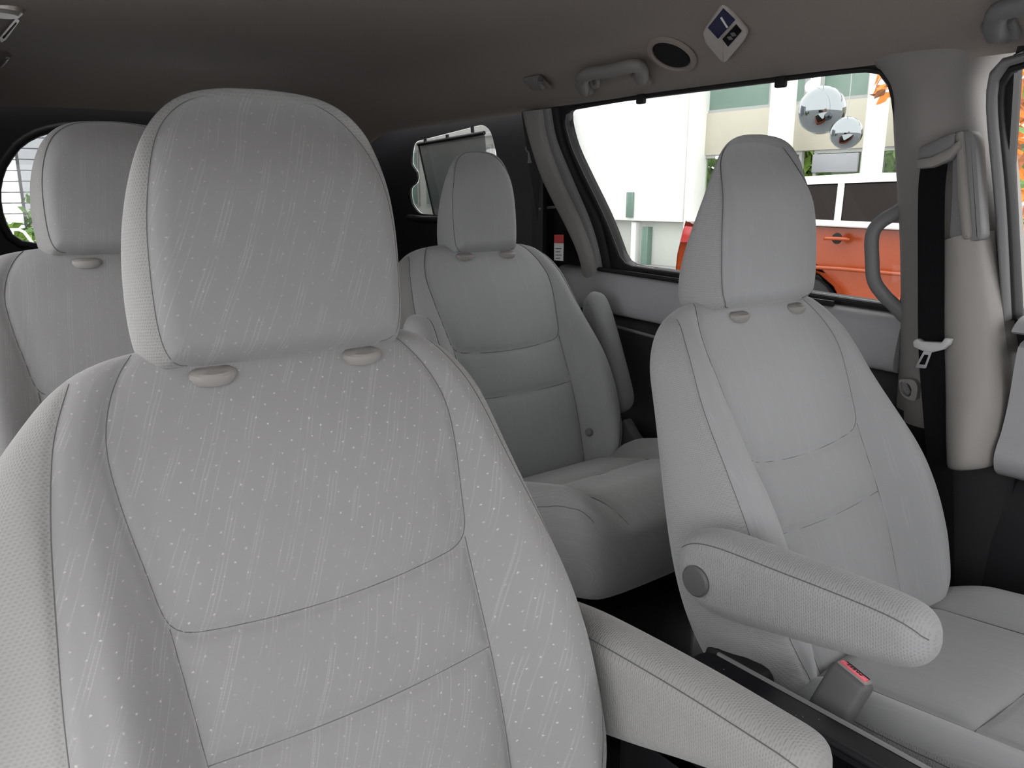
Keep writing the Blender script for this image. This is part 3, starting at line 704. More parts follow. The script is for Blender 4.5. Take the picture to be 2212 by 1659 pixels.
def headrest(root, xc, y0, z0, tilt, nu, nv, mf, ms, wsc=1., hsc=1., depth=1., fwd=0.):
    t = R(tilt); V = (0, math.sin(t), math.cos(t)); N = (0, -math.cos(t), math.sin(t))
    def front(u, v): return .006*np.cos(u/.13*1.4)-.035*sstep(v, .13, .25)**1.3+.006*np.sin(np.clip(v/.2, 0, 1)*math.pi)
    def back(u, v): return -(.100-.070*sstep(v, .01, .21))*depth+0*u
    wed = lambda u, v: -.046+.032*sstep(v, .05, .21)+0*u
    sm = chaikin([(w*wsc*.90, v*hsc*.955+.008) for v, w in HR[1:]], 1); sm = [tuple(p) for p in sm]; full = sm+[(-x, y) for x, y in sm[::-1]]
    P = Pillow([(v*hsc, -w*wsc, w*wsc) for v, w in HR], ((xc, y0-fwd, z0), (1, 0, 0), V, N), front, back, we=wed, Rf=.030, Rb=.040, seams=[full], g=.0018, sg=.004, g2=.0015, sg2=.014, nu=nu, nv=nv).build()
    sv = np.array(sm); o = np.argsort(sv[:, 1]); lim = np.interp(P.fc_v, sv[o, 1], sv[o, 0])
    fr = P.isfront & (np.abs(P.fc_u) < lim)
    h = P.part('headrest', ~fr, ms, root, root); P.part('face_panel', fr, mf, h, root)
    P.seam(full, root, h, .0004)
    return P
def guides(root, bp_, shift=0., sp=.073, v0=-.006):
    """plastic collars of the headrest posts, set into the top slope of the backrest"""
    P = bp_[0]
    for sg_ in (-1, 1):
        u = np.array([sg_*sp+shift]); v = np.array([v0]); p = P.P(u, v, P.wf(u, v))[0]
        ax = P.en*.62+P.ev*.78; ax /= np.linalg.norm(ax); ey_ = np.cross(ax, P.eu)
        lathe('headrest_guide', [(.0, -.006), (.019, -.006), (.0215, -.001), (.0205, .003), (.017, .005), (.0, .0055)], m_trim, root, frame_mat(local(root, p), P.eu, ey_, ax)@Matrix.Diagonal((1.0, .62, 1, 1)))
        tube('headrest_post', [local(root, p-P.en*.02-P.ev*.01), local(root, p-P.en*.02+np.array([0, .004, .05]))], .0055, m_black, root, 8)

def cushion(root, xc, y0, z0, length, slope, hw, mc, ms, thick=.13, nu=80, nv=70, frontdrop=.05):
    """seat cushion from the backrest (y0) forwards"""
    t = math.atan(slope); V = (0, -math.cos(t), math.sin(t)); N = (0, math.sin(t), math.cos(t))
    tab = [(0, -hw*.94, hw*.94), (.02, -hw, hw), (length*.5, -hw*1.03, hw*1.03), (length*.85, -hw*1.0, hw*1.0), (length*.95, -hw*.93, hw*.93), (length*.99, -hw*.75, hw*.75), (length, -hw*.4, hw*.4), (length, 0, 0)]
    def front(u, v):
        a = np.abs(u)
        return .030*sstep(a, hw*.62, hw*.88)*sstep(v, -.02, .10)-.02*sstep(a, hw*.92, hw*1.02)-frontdrop*sstep(v, length*.72, length)**1.5
    def back(u, v): return -thick+0*u
    s1 = [(hw*.60, 0), (hw*.60, length*.4), (hw*.62, length*.8), (hw*.60, length*.97)]
    s2 = [(-hw*.6, length*.42), (0, length*.44), (hw*.6, length*.42)]
    s3 = [(hw*.93, .02), (hw*.97, length*.4), (hw*.95, length*.8), (hw*.86, length*.94)]
    seams = [s1, mir(s1), s2, s3, mir(s3)]
    P = Pillow(tab, ((xc, y0, z0), (1, 0, 0), V, N), front, back, we=-thick*.42, Rf=.05, Rb=.03, seams=seams, nu=nu, nv=nv).build()
    au = np.abs(P.fc_u); v = P.fc_v
    cen_ = P.isfront & (au < hw*.60); bol_ = P.isfront & ~cen_ & (au < hw*.95) & (v < length*.96)
    b = P.part('seat_cushion', ~(cen_ | bol_), ms, root, root)
    P.part('cushion_panel', cen_, mc, b, root); P.part('cushion_bolster', bol_ & (P.fc_u < 0), mc, b, root); P.part('cushion_bolster', bol_ & (P.fc_u > 0), mc, b, root)
    for s in seams: P.seam(s, root, b)
    return P
def armrest(root, side_x, prof_c, half_w, mat, nu=50, nv=70, en=(-1, 0, 0), seam=True):
    """prof_c: list of (v along, lo, hi) in the frame given by origin/axis; side view outline, rounded across"""
    (o, ev, eu), tab = prof_c
    def f(u, v): return half_w+0*u
    def b(u, v): return -half_w+0*u
    P = Pillow(tab, (o, eu, ev, en), f, b, we=0., Rf=.026, Rb=.026, nu=nu, nv=nv, it=3)
    P.build(); a = P.whole('armrest', mat, root, root)
    if seam:
        T = np.array(tab); q = [(hi-.012, v) for v, lo, hi in T[1:-1]]
        P.seam(q, root, a, .0005); 
    return P, a

# --- near front passenger seat
XC1, Y1, Z1 = .273, .69, .914
s1 = thing('front_passenger_seat', 'large grey cloth front seat with dotted backrest and wide headrest, nearest the viewer', 'car seat', (XC1, .45, 0), 'grey cloth captain seats')
bk1 = backrest(s1, XC1, Y1, Z1, 24, 230, 260, m_fab, m_knit, wsc=.97, out_l=.035)
headrest(s1, XC1+.012, Y1, Z1-.004, 7, 170, 180, m_fab_hr, m_knit, wsc=.975, hsc=.965)
guides(s1, bk1, .010)
cushion(s1, XC1, .50, .44, .50, .10, .25, m_fab, m_knit)
rbox('seat_base', (.42, .46, .26), m_dark, s1, local(s1, (XC1, .28, .15)), bev=.03)
# inboard armrest, lowered
o = np.array([.545, .60, .545]); ev = np.array([0, -1., .10]); ev /= np.linalg.norm(ev); eu = np.array([0, ev[2], -ev[1]])
armrest(s1, .545, ((o, ev, eu), [(-.06, -.01, .01), (-.05, -.05, .035), (-.02, -.072, .055), (.04, -.075, .060), (.12, -.060, .056), (.20, -.04, .05), (.275, -.027, .041), (.308, -.022, .037), (.322, -.010, .026), (.325, .002, .014)]), .030, m_knit, 60, 90)

# --- driver seat
XC2, Y2, Z2 = 1.016, .69, .896
s2 = thing('driver_seat', 'grey cloth driver seat with lowered armrest and red-button buckle beside the pillar', 'car seat', (XC2, .45, 0), 'grey cloth captain seats')
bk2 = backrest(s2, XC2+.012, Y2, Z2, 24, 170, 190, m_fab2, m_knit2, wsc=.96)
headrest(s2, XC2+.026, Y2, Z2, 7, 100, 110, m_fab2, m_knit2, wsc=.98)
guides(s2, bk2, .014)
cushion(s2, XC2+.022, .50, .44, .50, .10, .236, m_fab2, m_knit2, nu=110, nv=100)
rbox('seat_base', (.42, .46, .26), m_dark, s2, local(s2, (XC2, .28, .15)), bev=.03)
o = at(1545, 1235, 'X', .74)+np.array([0, .0, -.0]); ev = np.array([0, -1., .12]); ev /= np.linalg.norm(ev); eu = np.array([0, ev[2], -ev[1]])
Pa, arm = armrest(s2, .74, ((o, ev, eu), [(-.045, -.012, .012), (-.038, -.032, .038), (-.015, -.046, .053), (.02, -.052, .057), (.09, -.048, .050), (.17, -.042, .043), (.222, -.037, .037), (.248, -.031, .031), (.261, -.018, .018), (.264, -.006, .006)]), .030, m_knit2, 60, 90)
lathe('pivot_cap', [(.0, .0), (.019, .0), (.0195, .004), (.017, .0065), (.0, .007)], m_cap, arm, frame_mat(local(s2, o+np.array([-.029, .004, -.004])), (0, 1, 0), (0, 0, -1), (-1, 0, 0)))
# recliner cover and lever on the hinge
prism('hinge_cover', [local(s2, at(x, y, 'X', .775)) for x, y in [(1515, 1395), (1545, 1400), (1600, 1430), (1640, 1460), (1640, 1560), (1510, 1500)]], (.05, 0, 0), m_dark, s2, bev=.012)
# outboard belt stalk
tube('belt_anchor_strap', [local(s2, at(2000, 1262, 'Y', .50)), local(s2, at(2030, 1300, 'Y', .47))], .010, m_trimd, s2, 8, flat=.3)
# buckle
bk = thing('seat_belt_buckle', 'grey seat belt buckle with a red PRESS button standing beside the console', 'buckle', at(1800, 1545, 'X', .78))
bo = at(1848, 1455, 'X', .80); bd = bo-at(1790, 1520, 'X', .775); bd /= np.linalg.norm(bd)
bd = np.array([.30, -.25, .92]); bd /= np.linalg.norm(bd)
ex = np.array([0, -1., 0]); ex -= bd*(ex@bd); ex /= np.linalg.norm(ex); ey = np.cross(bd, ex)
bw_, bt_, bl_ = .047, .026, .070
top_c = at(1846, 1453, 'X', .785)
rbox('buckle_body', (bw_, bt_, bl_), m_cap, bk, mtx=frame_mat(local(bk, top_c-bd*bl_/2), ex, ey, bd), bev=.007, seg=3)
def bkp(a, b, c): return local(bk, top_c+ex*a+ey*b+bd*c)
rim = rbox('buckle_rim', (bw_*.80, bt_*.66, .004), m_trim, bk, mtx=frame_mat(bkp(0, 0, 0), ex, ey, bd), bev=.0015)
sgn = 1 if (ey@np.array([1., 0, 0])) < 0 else -1           # side of the button towards the viewer
btn = rbox('press_button', (bw_*.70, bt_*.34, .004), m_red, bk, mtx=frame_mat(bkp(0, sgn*.0036, .0022), ex, ey, bd), bev=.001)
rbox('tongue_slot', (bw_*.64, bt_*.20, .003), m_gloss, bk, mtx=frame_mat(bkp(0, -sgn*.0040, .0018), ex, ey, bd), bev=.0005)
fc = bpy.data.curves.new('press', 'FONT'); fc.body = 'PRESS'; fc.size = .0078; fc.align_x = 'CENTER'; fc.align_y = 'CENTER'; fc.extrude = .0002
fo = bpy.data.objects.new('tmp_text', fc); C.objects.link(fo); dg = bpy.context.evaluated_depsgraph_get()
me = bpy.data.meshes.new_from_object(fo.evaluated_get(dg)); bpy.data.objects.remove(fo)
# reads from the driver's side: the text runs the other way round for the viewer
lt = link('press_lettering', me, m_dark, btn, False); tx = -ex; ty = np.cross(bd, tx)
lt.matrix_local = frame_mat(bkp(0, sgn*.0036, .0044), tx, ty, bd)
tube('buckle_stalk', [bkp(0, 0, -bl_+.01), bkp(0, 0, -bl_+.01)+np.array([.012, 0, -.09])], .010, m_black, bk, 10, flat=.5)

# --- second row seats
XC3, Y3, Z3 = 1.02, 1.40, .941
s3 = thing('second_row_seat', 'grey cloth rear captain seat with both armrests folded up, behind the driver seat', 'car seat', (XC3, 1.15, 0), 'grey cloth captain seats')
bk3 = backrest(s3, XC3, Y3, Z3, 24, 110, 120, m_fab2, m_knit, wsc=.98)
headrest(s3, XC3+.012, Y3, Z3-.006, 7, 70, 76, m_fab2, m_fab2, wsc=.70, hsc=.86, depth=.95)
guides(s3, bk3, .010, .058)
cushion(s3, XC3+.01, 1.21, .485, .40, .24, .245, m_fab3, m_fab3, thick=.16, frontdrop=.03)
rbox('seat_base', (.34, .40, .30), m_dark, s3, local(s3, (XC3, 1.10, .16)), bev=.03)
for (x0, px0, px1, hw_) in ((1.02+.290, None, None, .028), (1.02-.270, None, None, .028)):
    t = R(24); V = np.array([0, math.sin(t), math.cos(t)]); N = np.array([0, -math.cos(t), math.sin(t)])
    o = np.array([x0, 1.40, .933])-V*.41-N*.022 if x0 > 1.02 else np.array([x0, 1.40, .933])-V*.495+N*.080
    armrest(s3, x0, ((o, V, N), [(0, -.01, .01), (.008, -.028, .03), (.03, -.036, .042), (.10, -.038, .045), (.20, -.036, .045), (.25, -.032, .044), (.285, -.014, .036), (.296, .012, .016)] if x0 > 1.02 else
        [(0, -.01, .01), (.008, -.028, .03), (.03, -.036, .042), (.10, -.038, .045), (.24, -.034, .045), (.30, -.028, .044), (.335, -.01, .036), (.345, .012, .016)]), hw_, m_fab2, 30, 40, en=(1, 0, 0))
lathe('release_knob', [(.0, .0), (.009, .0), (.008, .008), (.0, .010)], m_trimd, s3, frame_mat(local(s3, atp(1268, 935, (1.02, 1.40, .941), N)+N*.004), (1, 0, 0), np.cross(N, (1, 0, 0)), N))
prism('hinge_cover', [local(s3, at(x, y, 'X', 1.30)) for x, y in [(1345, 905), (1365, 940), (1380, 960), (1370, 975), (1335, 970), (1330, 930)]], (.03, 0, 0), m_trimd, s3, bev=.006)

XC4, Y4, Z4 = .288, 1.40, .965
s4 = thing('second_row_seat', 'grey cloth rear captain seat at the far left, partly hidden behind the nearest headrest', 'car seat', (XC4, 1.15, 0), 'grey cloth captain seats')
bk4 = backrest(s4, XC4, Y4, Z4, 24, 110, 120, m_fab3, m_knit)
headrest(s4, XC4+.02, Y4, Z4, 7, 80, 86, m_fab3, m_knit, wsc=.94, hsc=.83)
guides(s4, bk4, .018, .062)
cushion(s4, XC4, 1.21, .50, .42, .2, .245, m_fab3, m_fab3, thick=.16)
rbox('seat_base', (.34, .40, .30), m_dark, s4, local(s4, (XC4, 1.10, .16)), bev=.03)

# --- centre console between the front seats
ca, cb = at(1649, 1463, 'X', .74), at(1990, 1655, 'X', .74)
zc = (ca[2]+cb[2])/2
cs = thing('centre_console', 'black glossy centre console tray with open cup bin between the front seats', 'console', (.665, .2, 0))
ins = np.array([(.60, .40), (.70, .40), (.70, -.05), (.60, -.05)])
outr = np.array([(.575, .545), (.738, .545), (.738, -.35), (.575, -.35)])
I3 = roundpoly([(x, y, zc) for x, y in ins], .03, 5); O3 = roundpoly([(x, y, zc) for x, y in outr], .02, 5)
ring_panel('console_top', local(cs, I3), local(cs, O3), (0, 0, -.03), m_cons, cs)
loft('console_body', [[local(cs, (x, y, z)) for x, y, _ in O3] for z in (zc-.015, .0)], m_dark, cs)
rimp = resample(I3, 60); tube('bin_rim', local(cs, rimp+[0, 0, .001]), .005, m_dark, cs, 8, closed=True)
loft('cup_bin', [[local(cs, c_+(np.array([x, y, z])-c_)*[k_, k_, 1]) for x, y, _ in I3 for c_ in [np.array([.65, .175, z])]] for z, k_ in ((zc, 1.0), (zc-.05, .97), (zc-.10, .90))], m_dark, cs, caps=False)
pymesh('bin_floor', [local(cs, (x, y, zc-.012)) for x, y in ((.60, .40), (.70, .40), (.70, -.05), (.60, -.05))], [(0, 1, 2, 3)], m_gloss, cs, False)
tube('edge_strip', [local(cs, (.739, .53, zc)), local(cs, (.739, .1, zc)), local(cs, (.739, -.35, zc))], .003, m_trimd, cs, 6)

# ------------------------------------------------------------------ street outside
m_asph = plain('asphalt', (.30, .30, .305), .9, grain=.4, gscale=60)
m_bwhite = plain('facade_white', (.88, .88, .86), .7, var=.02)
m_cream = plain('facade_cream', (.46, .44, .36), .8, var=.04)
m_pale = plain('facade_pale_grey', (.50, .52, .48), .8, var=.06, vscale=1.5)
m_gglass = plain('window_green_glass', (.16, .24, .20), .25, var=.35, vscale=.8, spec=.5)
m_frame = plain('window_frame_grey', (.35, .36, .35), .6)
m_leaf = plain('leaf_green', (.16, .26, .045), .7, var=.4, vscale=3)
m_leaf2 = plain('leaf_dark_green', (.10, .19, .05), .7, var=.4, vscale=3)
m_or1 = plain('leaf_orange', (.60, .20, .03), .7, var=.4, vscale=8)
m_or2 = plain('leaf_rust', (.33, .13, .05), .7, var=.4, vscale=8)
m_bark = plain('bark', (.10, .07, .05), .9)
m_car = plain('car_orange', (.29, .043, .004), .25, var=.03, spec=.6)
m_carg = plain('car_glass', (.012, .008, .007), .1, spec=.12)
m_tyre = plain('tyre', (.012, .012, .013), .8)
m_tail = plain('tail_lamp', (.35, .02, .02), .2)
m_mirr = plain('mirror_ball', (.24, .26, .27), .05, metal=1., var=.02)
m_slat = plain('slat_white', (.78, .80, .80), .7, var=.03)
m_slatg = plain('slat_grey', (.30, .31, .33), .7, var=.05)

gr = pymesh('ground', [(-60, -60, G), (90, -60, G), (90, 90, G), (-60, 90, G)], [(0, 1, 2, 3)], m_asph, None, False); struct(gr, 'grey street around the van', 'ground')

# facade opposite, X = FX
FX = 13.
fb = thing('office_building', 'white building with green-tinted windows seen through the sliding door window', 'building', (FX, 9., G))
def fq(px, x0=FX): return [local(fb, at(x, y, 'X', x0)) for x, y in px]
def block(name, x0, y0, x1, y1, dep, mat, front=FX):
    """rectangular piece of facade between two photo corners, front face at X = front"""
    a, b = at(x0, y0, 'X', front), at(x1, y1, 'X', front); a2 = at(x0, y1, 'X', front); b2 = at(x1, y0, 'X', front)
    Ya, Yb = (a[1]+a2[1])/2, (b[1]+b2[1])/2; Zt, Zb = (a[2]+b2[2])/2, (b[2]+a2[2])/2
    return rbox(name, (dep, abs(Ya-Yb), abs(Zt-Zb)), mat, fb, local(fb, (front+dep/2, (Ya+Yb)/2, (Zt+Zb)/2)), bev=.01)
def blockYZ(name, Ya, Yb, Za, Zb, dep, mat, front=FX): return rbox(name, (dep, abs(Ya-Yb), abs(Zb-Za)), mat, fb, local(fb, (front+dep/2, (Ya+Yb)/2, (Za+Zb)/2)), bev=.01)
Yw0 = at(1478, 350, 'X', FX)[1]; Zw = at(1420, 478, 'X', FX)[2]
blockYZ('white_wall', Yw0, 17.2, Zw, 5.2, .4, m_bwhite)
blockYZ('base_wall', Yw0-1.2, 30, G, Zw-.02, .3, m_pale, FX+.25)
blockYZ('white_pier', at(1503, 300, 'X', FX)[1], Yw0-.04, G, 5.2, .4, m_bwhite, FX+.02)
block('green_post', 1384, 490, 1398, 580, .2, m_gglass, FX+.1); block('white_post', 1362, 480, 1372, 580, .2, m_bwhite, FX+.1); block('sash_bar', 1352, 415, 1366, 470, .05, m_gglass, FX-.06)
# bays between the columns
Yl, Yr = at(1503, 300, 'X', FX+.3)[1], at(1960, 300, 'X', FX+.3)[1]-4
def zof(x, y, X=FX+.3): return at(x, y, 'X', X)[2]
zz = [G, zof(1580, 455), zof(1580, 333), zof(1580, 240), zof(1600, 160)+1.0]
blockYZ('cream_band', Yl, Yr, zz[2], zz[3], .3, m_cream, FX+.3)
blockYZ('cream_base', Yl, Yr, zz[0], zz[1], .3, m_cream, FX+.3)
blockYZ('top_wall', Yl, Yr, zz[4], zz[4]+.3, .3, m_bwhite, FX+.3)
def ywin(x): return at(x, 380, 'X', FX+.3)[1]
m_cg = glass('clear_green_glass', (.80, .88, .78))
for name, xa, xb in (('bay', 1506, 1652), ('bay', 1690, 1726), ('bay', 1752, 1860), ('bay', 1893, 1990)):
    for (za, zb) in ((zz[1], zz[2]), (zz[3], zz[4])):
        ya, yb = ywin(xa), ywin(xb); up_ = za > zz[2]-.01
        ins_ = [local(fb, (FX+.34, y_, z_)) for y_, z_ in ((ya-.06, za+.06), (yb+.06, za+.06), (yb+.06, zb-.06), (ya-.06, zb-.06))]
        ou_ = [local(fb, (FX+.34, y_, z_)) for y_, z_ in ((ya, za), (yb, za), (yb, zb), (ya, zb))]
        f = ring_panel('window', ins_, ou_, (.08, 0, 0), m_frame, fb)
        prism('pane', [p+np.array([.03, 0, 0]) for p in ins_], (.02, 0, 0), m_gglass if up_ else m_cg, f)
# storeys behind
for xa, xb in ((1656, 1690), (1864, 1891)):
    ya = at(xa, 280, 'X', FX-.5)[1]; yb = at(xb, 280, 'X', FX-.5)[1]
    rbox('column', (.35, abs(ya-yb), 5.65), m_bwhite, fb, local(fb, (FX-.3, (ya+yb)/2, G+2.825)), bev=.03)
blockYZ('grey_recess', ywin(1752), ywin(1850), zof(1800, 372), zof(1800, 332), .05, m_slatg, FX+.29)
m_inn = plain('inner_wall', (.10, .115, .07), .8, var=.2, vscale=1.2)
blockYZ('inner_wall', Yl+1, Yr, G, zz[3], .1, m_inn, FX+3.2)
lamp = block('ceiling_strip', 1545, 336, 1588, 343, .06, m_bwhite, FX+.26)
# far continuation seen through the quarter window
blockYZ('rear_wing_wall', 17.25, 30, Zw, 5.2, .3, m_pale, FX+.25)
for k_ in range(6):
    y = 17.8+k_*1.9; f = blockYZ('window', y, y+1.5, Zw+.2, 2.4, .06, m_frame, FX+.2); pn = blockYZ('pane', y+.08, y+1.42, Zw+.28, 2.32, .03, m_gglass, FX+.18); pn.parent = f
blockYZ('white_band', 17.3, 30, 2.6, 3.2, .3, m_bwhite, FX+.1)

# mirrored balls
for (x, y, r_, d_, lb_) in ((1775, 238, 50, 9.5, 'large dark mirrored ball hanging before the building, left of the pair'), (1828, 287, 34, 9.2, 'smaller mirrored ball hanging lower right of the larger one'), (1754, 188, 15, 9.6, 'small pale ball above the larger mirrored ball')):
    p = at(x, y, 'X', d_); dep = (p-CAM)@FW; rr = r_*dep/FPX
    t_ = thing('hanging_ball', lb_, 'ball', tuple(p), 'hanging balls')
    bm = bmesh.new(); bmesh.ops.create_uvsphere(bm, u_segments=32, v_segments=18, radius=rr); bm_obj('ball', bm, m_mirr if r_ > 20 else m_bwhite, t_, 180)
    tube('hanging_wire', [(0, 0, rr*.95), (0, 0, 4)], .006, m_frame, t_, 6)

# orange car, parallel to the van, X = CX near side, rear at CR
CX, CR = 7.0, 5.95
car = thing('parked_car', 'orange car with white roof parked beside the van', 'car', (CX+.9, CR-2.3, G))
def cl_(l, z, x=0.): return np.array([CX+x, CR-l, G+z])-np.array(car.location)
def arch(c, r, n=9): return [(c-r*math.cos(math.pi*i/(n-1)), .32+r*math.sin(math.pi*i/(n-1))) for i in range(n)]
lower = [(.05, .40), (.0, .55), (.02, .85), (.08, 1.1), (.12, 1.23), (1.2, 1.24), (2.6, 1.22), (3.7, 1.18), (4.6, 1.05), (4.95, .85), (5.0, .5), (4.95, .32)]+arch(4.3, .48)[::-1]+[(3.7, .28), (2.2, .28)]+arch(1.6, .48)[::-1]+[(.9, .36)]
rings = []
for x, k_, dz in ((.10, .985, -.02), (.02, 1, 0), (0, 1, 0), (.9, 1, 0), (1.8, 1, 0), (1.78, 1, 0), (1.70, .985, -.02)):
    rings.append([cl_(2.3+(l-2.3)*k_, z+(dz if z > .9 else 0), x) for l, z in lower])
def loft_poly(name, rings, mat, parent):
    o = loft(name, rings, mat, parent, caps=False)
    bm = bmesh.new(); bm.from_mesh(o.data); bm.verts.ensure_lookup_table(); n_ = len(rings[0]); m2 = len(rings)
    for base in (0, (m2-1)*n_):
        f = bm.faces.new([bm.verts[base+j] for j in range(n_)]); bmesh.ops.triangulate(bm, faces=[f])
    bmesh.ops.recalc_face_normals(bm, faces=bm.faces); bm.to_mesh(o.data); bm.free(); return autosmooth(o, 30)
body = loft_poly('body', rings, m_car, car)
green = [(.22, 1.22), (.95, 1.58), (1.2, 1.63), (2.5, 1.66), (3.1, 1.62), (3.75, 1.18)]
loft_poly('cabin_glass', [[cl_(l, z, .03+.14*max(0, (z-1.1)/.55)) for l, z in green], [cl_(l, z, 1.77-.14*max(0, (z-1.1)/.55)) for l, z in green]], m_carg, car)
rf = [(.80, 1.55), (1.0, 1.62), (1.3, 1.675), (2.0, 1.70), (2.7, 1.69), (3.15, 1.64), (3.1, 1.60), (2.5, 1.635), (1.2, 1.605), (.98, 1.565)]
loft_poly('roof', [[cl_(l, z-.01, x) for l, z in rf] for x in (.14, .17)]+[[cl_(l, z, x) for l, z in rf] for x in (.3, 1.5)]+[[cl_(l, z-.01, x) for l, z in rf] for x in (1.63, 1.66)] if False else [[cl_(l, z-.012, .135) for l, z in rf], [cl_(l, z, .25) for l, z in rf], [cl_(l, z, 1.55) for l, z in rf], [cl_(l, z-.012, 1.665) for l, z in rf]], m_white, car)
def side_bar(name, l0, z0_, l1, z1_, wd, mat):
    f = lambda z: .012+.14*max(0, (z-1.1)/.55)
    tube(name, [cl_(l0, z0_, f(z0_)), cl_(l1, z1_, f(z1_))], wd, mat, car, 8, flat=.6)
side_bar('pillar', .18, 1.22, .94, 1.59, .06, m_white); side_bar('pillar', 1.89, 1.22, 1.84, 1.62, .03, m_white); side_bar('pillar', 2.72, 1.21, 2.70, 1.62, .03, m_gloss); side_bar('pillar', 3.70, 1.19, 3.08, 1.60, .05, m_car)
tube('belt_trim', [cl_(.15, 1.24, -.004), cl_(1.2, 1.25, -.004), cl_(2.6, 1.23, -.004), cl_(3.6, 1.19, -.004)], .030, m_white, car, 8)
for l_ in (1.93, 3.0):
    tube('door_handle', spline([cl_(l_-.12, 1.10, -.005), cl_(l_-.08, 1.105, -.035), cl_(l_+.08, 1.105, -.035), cl_(l_+.12, 1.10, -.005)], 4), .018, m_car, car, 8)
    lathe('handle_cup', [(.0, 0), (.05, 0), (.052, .006), (.0, .006)], m_black, car, frame_mat(cl_(l_, 1.105, -.006), (0, 1, 0), (0, 0, 1), (1, 0, 0)))
prism('tail_lamp', [cl_(l, z, -.012) for l, z in [(.05, .98), (.10, 1.17), (.55, 1.15), (.45, 1.0)]], (.2, 0, 0), m_tail, car, bev=.02)
tube('crease', [cl_(.4, .80, 0), cl_(2, .83, -.004), cl_(4.2, .80, 0)], .02, m_car, car, 8)
for l in (1.6, 4.3):
    mt = frame_mat(cl_(l, .34, .11), (0, 1, 0), (0, 0, 1), (1, 0, 0))
    wh = lathe('wheel', [(.24, -.09), (.36, -.10), (.385, -.07), (.39, 0), (.385, .07), (.36, .10), (.24, .09)], m_tyre, car, mt)
    lathe('rim', [(.0, -.07), (.05, -.08), (.18, -.065), (.205, -.088), (.205, .0), (.0, .0)], m_silver, wh, mt)
    lathe('wheel_well', [(.0, -.02), (.47, -.02), (.47, .1), (.0, .1)], m_black, car, frame_mat(cl_(l, .34, .14), (0, 1, 0), (0, 0, 1), (1, 0, 0)))

# foliage
def leafmesh(name, pts, sizes, rng):
    V = []; F = []
    for p, s in zip(pts, sizes):
        a = rng.normal(size=3); a /= np.linalg.norm(a); b = np.cross(a, rng.normal(size=3)); b /= np.linalg.norm(b); k = len(V); nn = np.cross(a, b)
        V += [p-a*s, p-b*s*.5+nn*s*.12, p+a*s, p+b*s*.5+nn*s*.12]; F += [(k, k+1, k+2), (k, k+2, k+3)]
    return V, F
rng = np.random.default_rng(3)
def shrub(name, label, cat, c, rad, n_, size, mat, group=None, trunk=True):
    t_ = thing(name, label, cat, (c[0], c[1], G), group); q = rng.normal(size=(n_, 3)); q /= np.linalg.norm(q, axis=1)[:, None]
    lump = 1+.18*np.sin(q[:, 0]*5+q[:, 2]*4)+.12*np.sin(q[:, 1]*9)
    q = q*(rng.uniform(.55, 1, n_)**.5*lump)[:, None]*np.array(rad); q[:, 2] += c[2]-G
    V, F = leafmesh('foliage', q, rng.uniform(.6, 1.3, n_)*size, rng); o = pymesh('foliage', V, F, mat, t_, False); o['kind'] = 'stuff'
    if trunk: tube('trunk', [(0, 0, 0), (.03, .02, (c[2]-G)*.5), (0, 0, c[2]-G)], [.10, .08, .05], m_bark, t_, 8)
    return t_
# shrubs behind the rear window
for k_, (x, Y, h) in enumerate(((.75, 11.5, .70), (2.25, 13.6, .85), (3.6, 11.6, .75))):
    shrub('shrub', ['green shrub at the left edge beyond the rear window', 'green shrub in the middle beyond the rear window', 'green shrub to the right beyond the rear window'][k_], 'shrub', (x, Y, G+.55), (.95, .8, h+.05), 1500, .085, (m_leaf, m_leaf2, m_leaf)[k_], 'shrubs beyond the rear window')
for k_, (y, lb_) in enumerate(((at(1570, 390, 'X', FX+1.7)[1], 'dense green foliage standing in for tree reflections in the left ground floor window of the building'), (at(1745, 350, 'X', FX+1.7)[1], 'green foliage standing in for tree reflections in the middle window of the building'), (at(1925, 350, 'X', FX+1.7)[1], 'green foliage standing in for tree reflections in the window nearest the pillar'))):  # added foliage behind the panes imitates trees reflected in the glass
    shrub('reflection_foliage', lb_, 'reflection_foliage', (FX+1.7, y, G+1.0), (.75, (.85, .42, .45)[k_], 1.55), 2600, .13, m_leaf, 'foliage standing in for reflections in the building windows', trunk=False)
# slatted house beyond
hb = thing('slatted_house', 'white and grey slatted house wall beyond the shrubs', 'building', (2.5, 18, G))
xs = [at(x, 400, 'Y', 18)[0] for x in (-120, 44, 160)]
for k_ in range(26):
    z = -.2+k_*.20
    rbox('slat', (xs[1]-xs[0]-.04, .06, .185), m_slat, hb, local(hb, ((xs[0]+xs[1])/2, 18, z)), bev=.01, seg=1)
    rbox('slat', (xs[2]-xs[1]-.02, .06, .185), m_slatg, hb, local(hb, ((xs[2]+xs[1])/2, 17.8, z)), bev=.01, seg=1)
rbox('backing_wall', (xs[2]-xs[0]+8, .2, 6), m_slatg, hb, local(hb, ((xs[0]+xs[2])/2+2, 18.2, 2.5)), bev=.01)
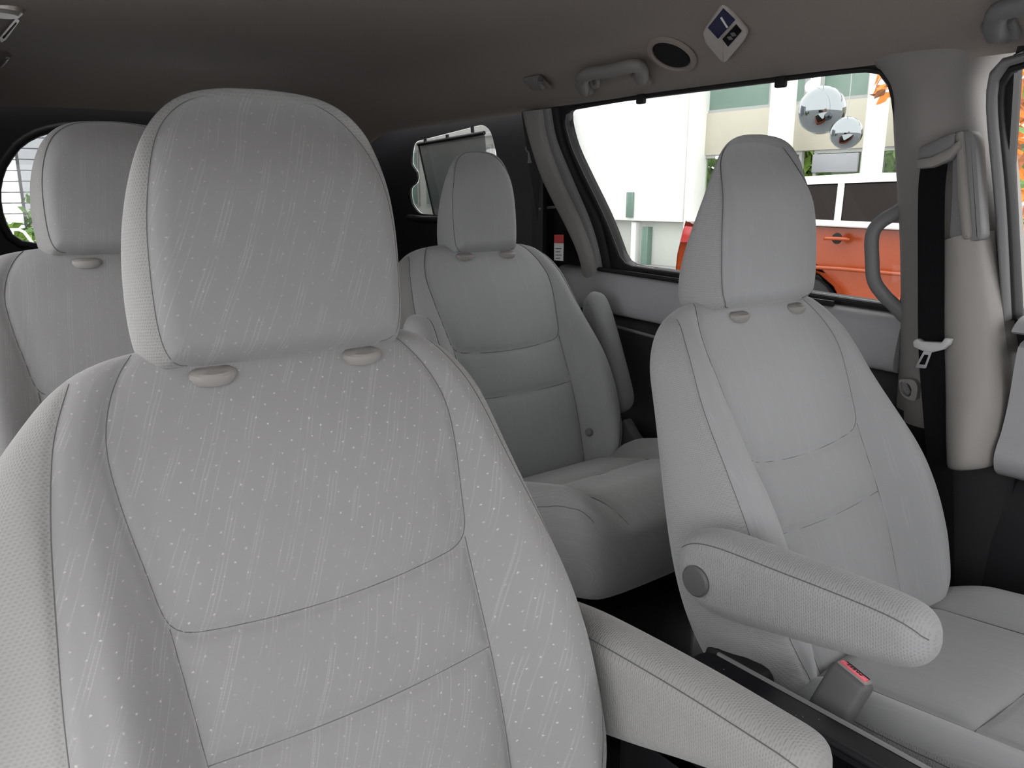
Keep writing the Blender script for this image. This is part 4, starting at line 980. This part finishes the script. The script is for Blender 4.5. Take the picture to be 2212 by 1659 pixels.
# railing
rl = thing('railing', 'thin white metal railing in front of the shrubs', 'railing', tuple(at(30, 520, 'Y', 9)))
rp = [local(rl, at(x, y, 'Y', 9)) for x, y in [(-60, 497), (40, 496), (52, 501), (72, 527), (90, 560)]]
tube('top_rail', rp, .014, m_white, rl, 8)
for x in (-20, 27): tube('post', [local(rl, at(x, 497, 'Y', 9)), local(rl, at(x+3, 560, 'Y', 9))], .012, m_white, rl, 8)

# orange tree at the right edge
tr = thing('autumn_tree', 'tree with orange and rust leaves outside the driver door window', 'tree', (4.6, .75, G))
tp = np.array(tr.location)
tube('trunk', [(0, 0, 0), (.05, .03, 1.0), (0, -.05, 2.2), (.1, 0, 3.4)], [.11, .09, .07, .03], m_bark, tr, 10)
base_leaf = None; cnt = 0
lm = []
for mt_ in (m_or1, m_or2, m_leaf2):
    V = [(0, -1, 0), (.28, -.45, .10), (.45, .1, .06), (.25, .6, .10), (0, 1, .0), (-.25, .6, .10), (-.45, .1, .06), (-.28, -.45, .10), (0, 0, -.03)]
    F = [(8, i, (i+1) % 8) for i in range(8)]
    me = bpy.data.meshes.new('leaf'); me.from_pydata(V, [], F); me.materials.append(mt_); lm.append(me)
def add_leaf(p, s, k):
    o = bpy.data.objects.new('leaf', lm[k]); C.objects.link(o); o.parent = tr; o.location = p-tp
    o.rotation_euler = rng.uniform(-3, 3, 3); o.scale = (s, s, s)
for i in range(230):
    x, y = rng.uniform(2160, 2216), rng.uniform(120, 600)
    if x < 2172+18*math.sin(y/45.): continue
    add_leaf(at(x, y, 'X', rng.uniform(3.9, 4.7)), rng.uniform(.032, .062), int(rng.choice([0, 0, 0, 1, 1, 2])))
for i in range(14):
    add_leaf(at(rng.uniform(1895, 1925), rng.uniform(165, 212), 'X', rng.uniform(4.0, 4.4)), rng.uniform(.03, .05), int(rng.choice([0, 0, 1])))
tube('branch', [(.0, -.03, 2.1), at(2010, 120, 'X', 4.2)-tp, at(1915, 185, 'X', 4.2)-tp], [.03, .02, .006], m_bark, tr, 6)
n_ = 2600; q = rng.normal(size=(n_, 3)); q /= np.linalg.norm(q, axis=1)[:, None]; q = q*rng.uniform(.4, 1, n_)[:, None]**.5*np.array([.9, .75, 1.2])
q += np.array([.3, -.15, 1.75])
V, F = leafmesh('f', q, rng.uniform(.03, .06, n_), rng); o = pymesh('foliage', V, F, m_or1, tr, False); o['kind'] = 'stuff'
# second orange bonnet below the tree
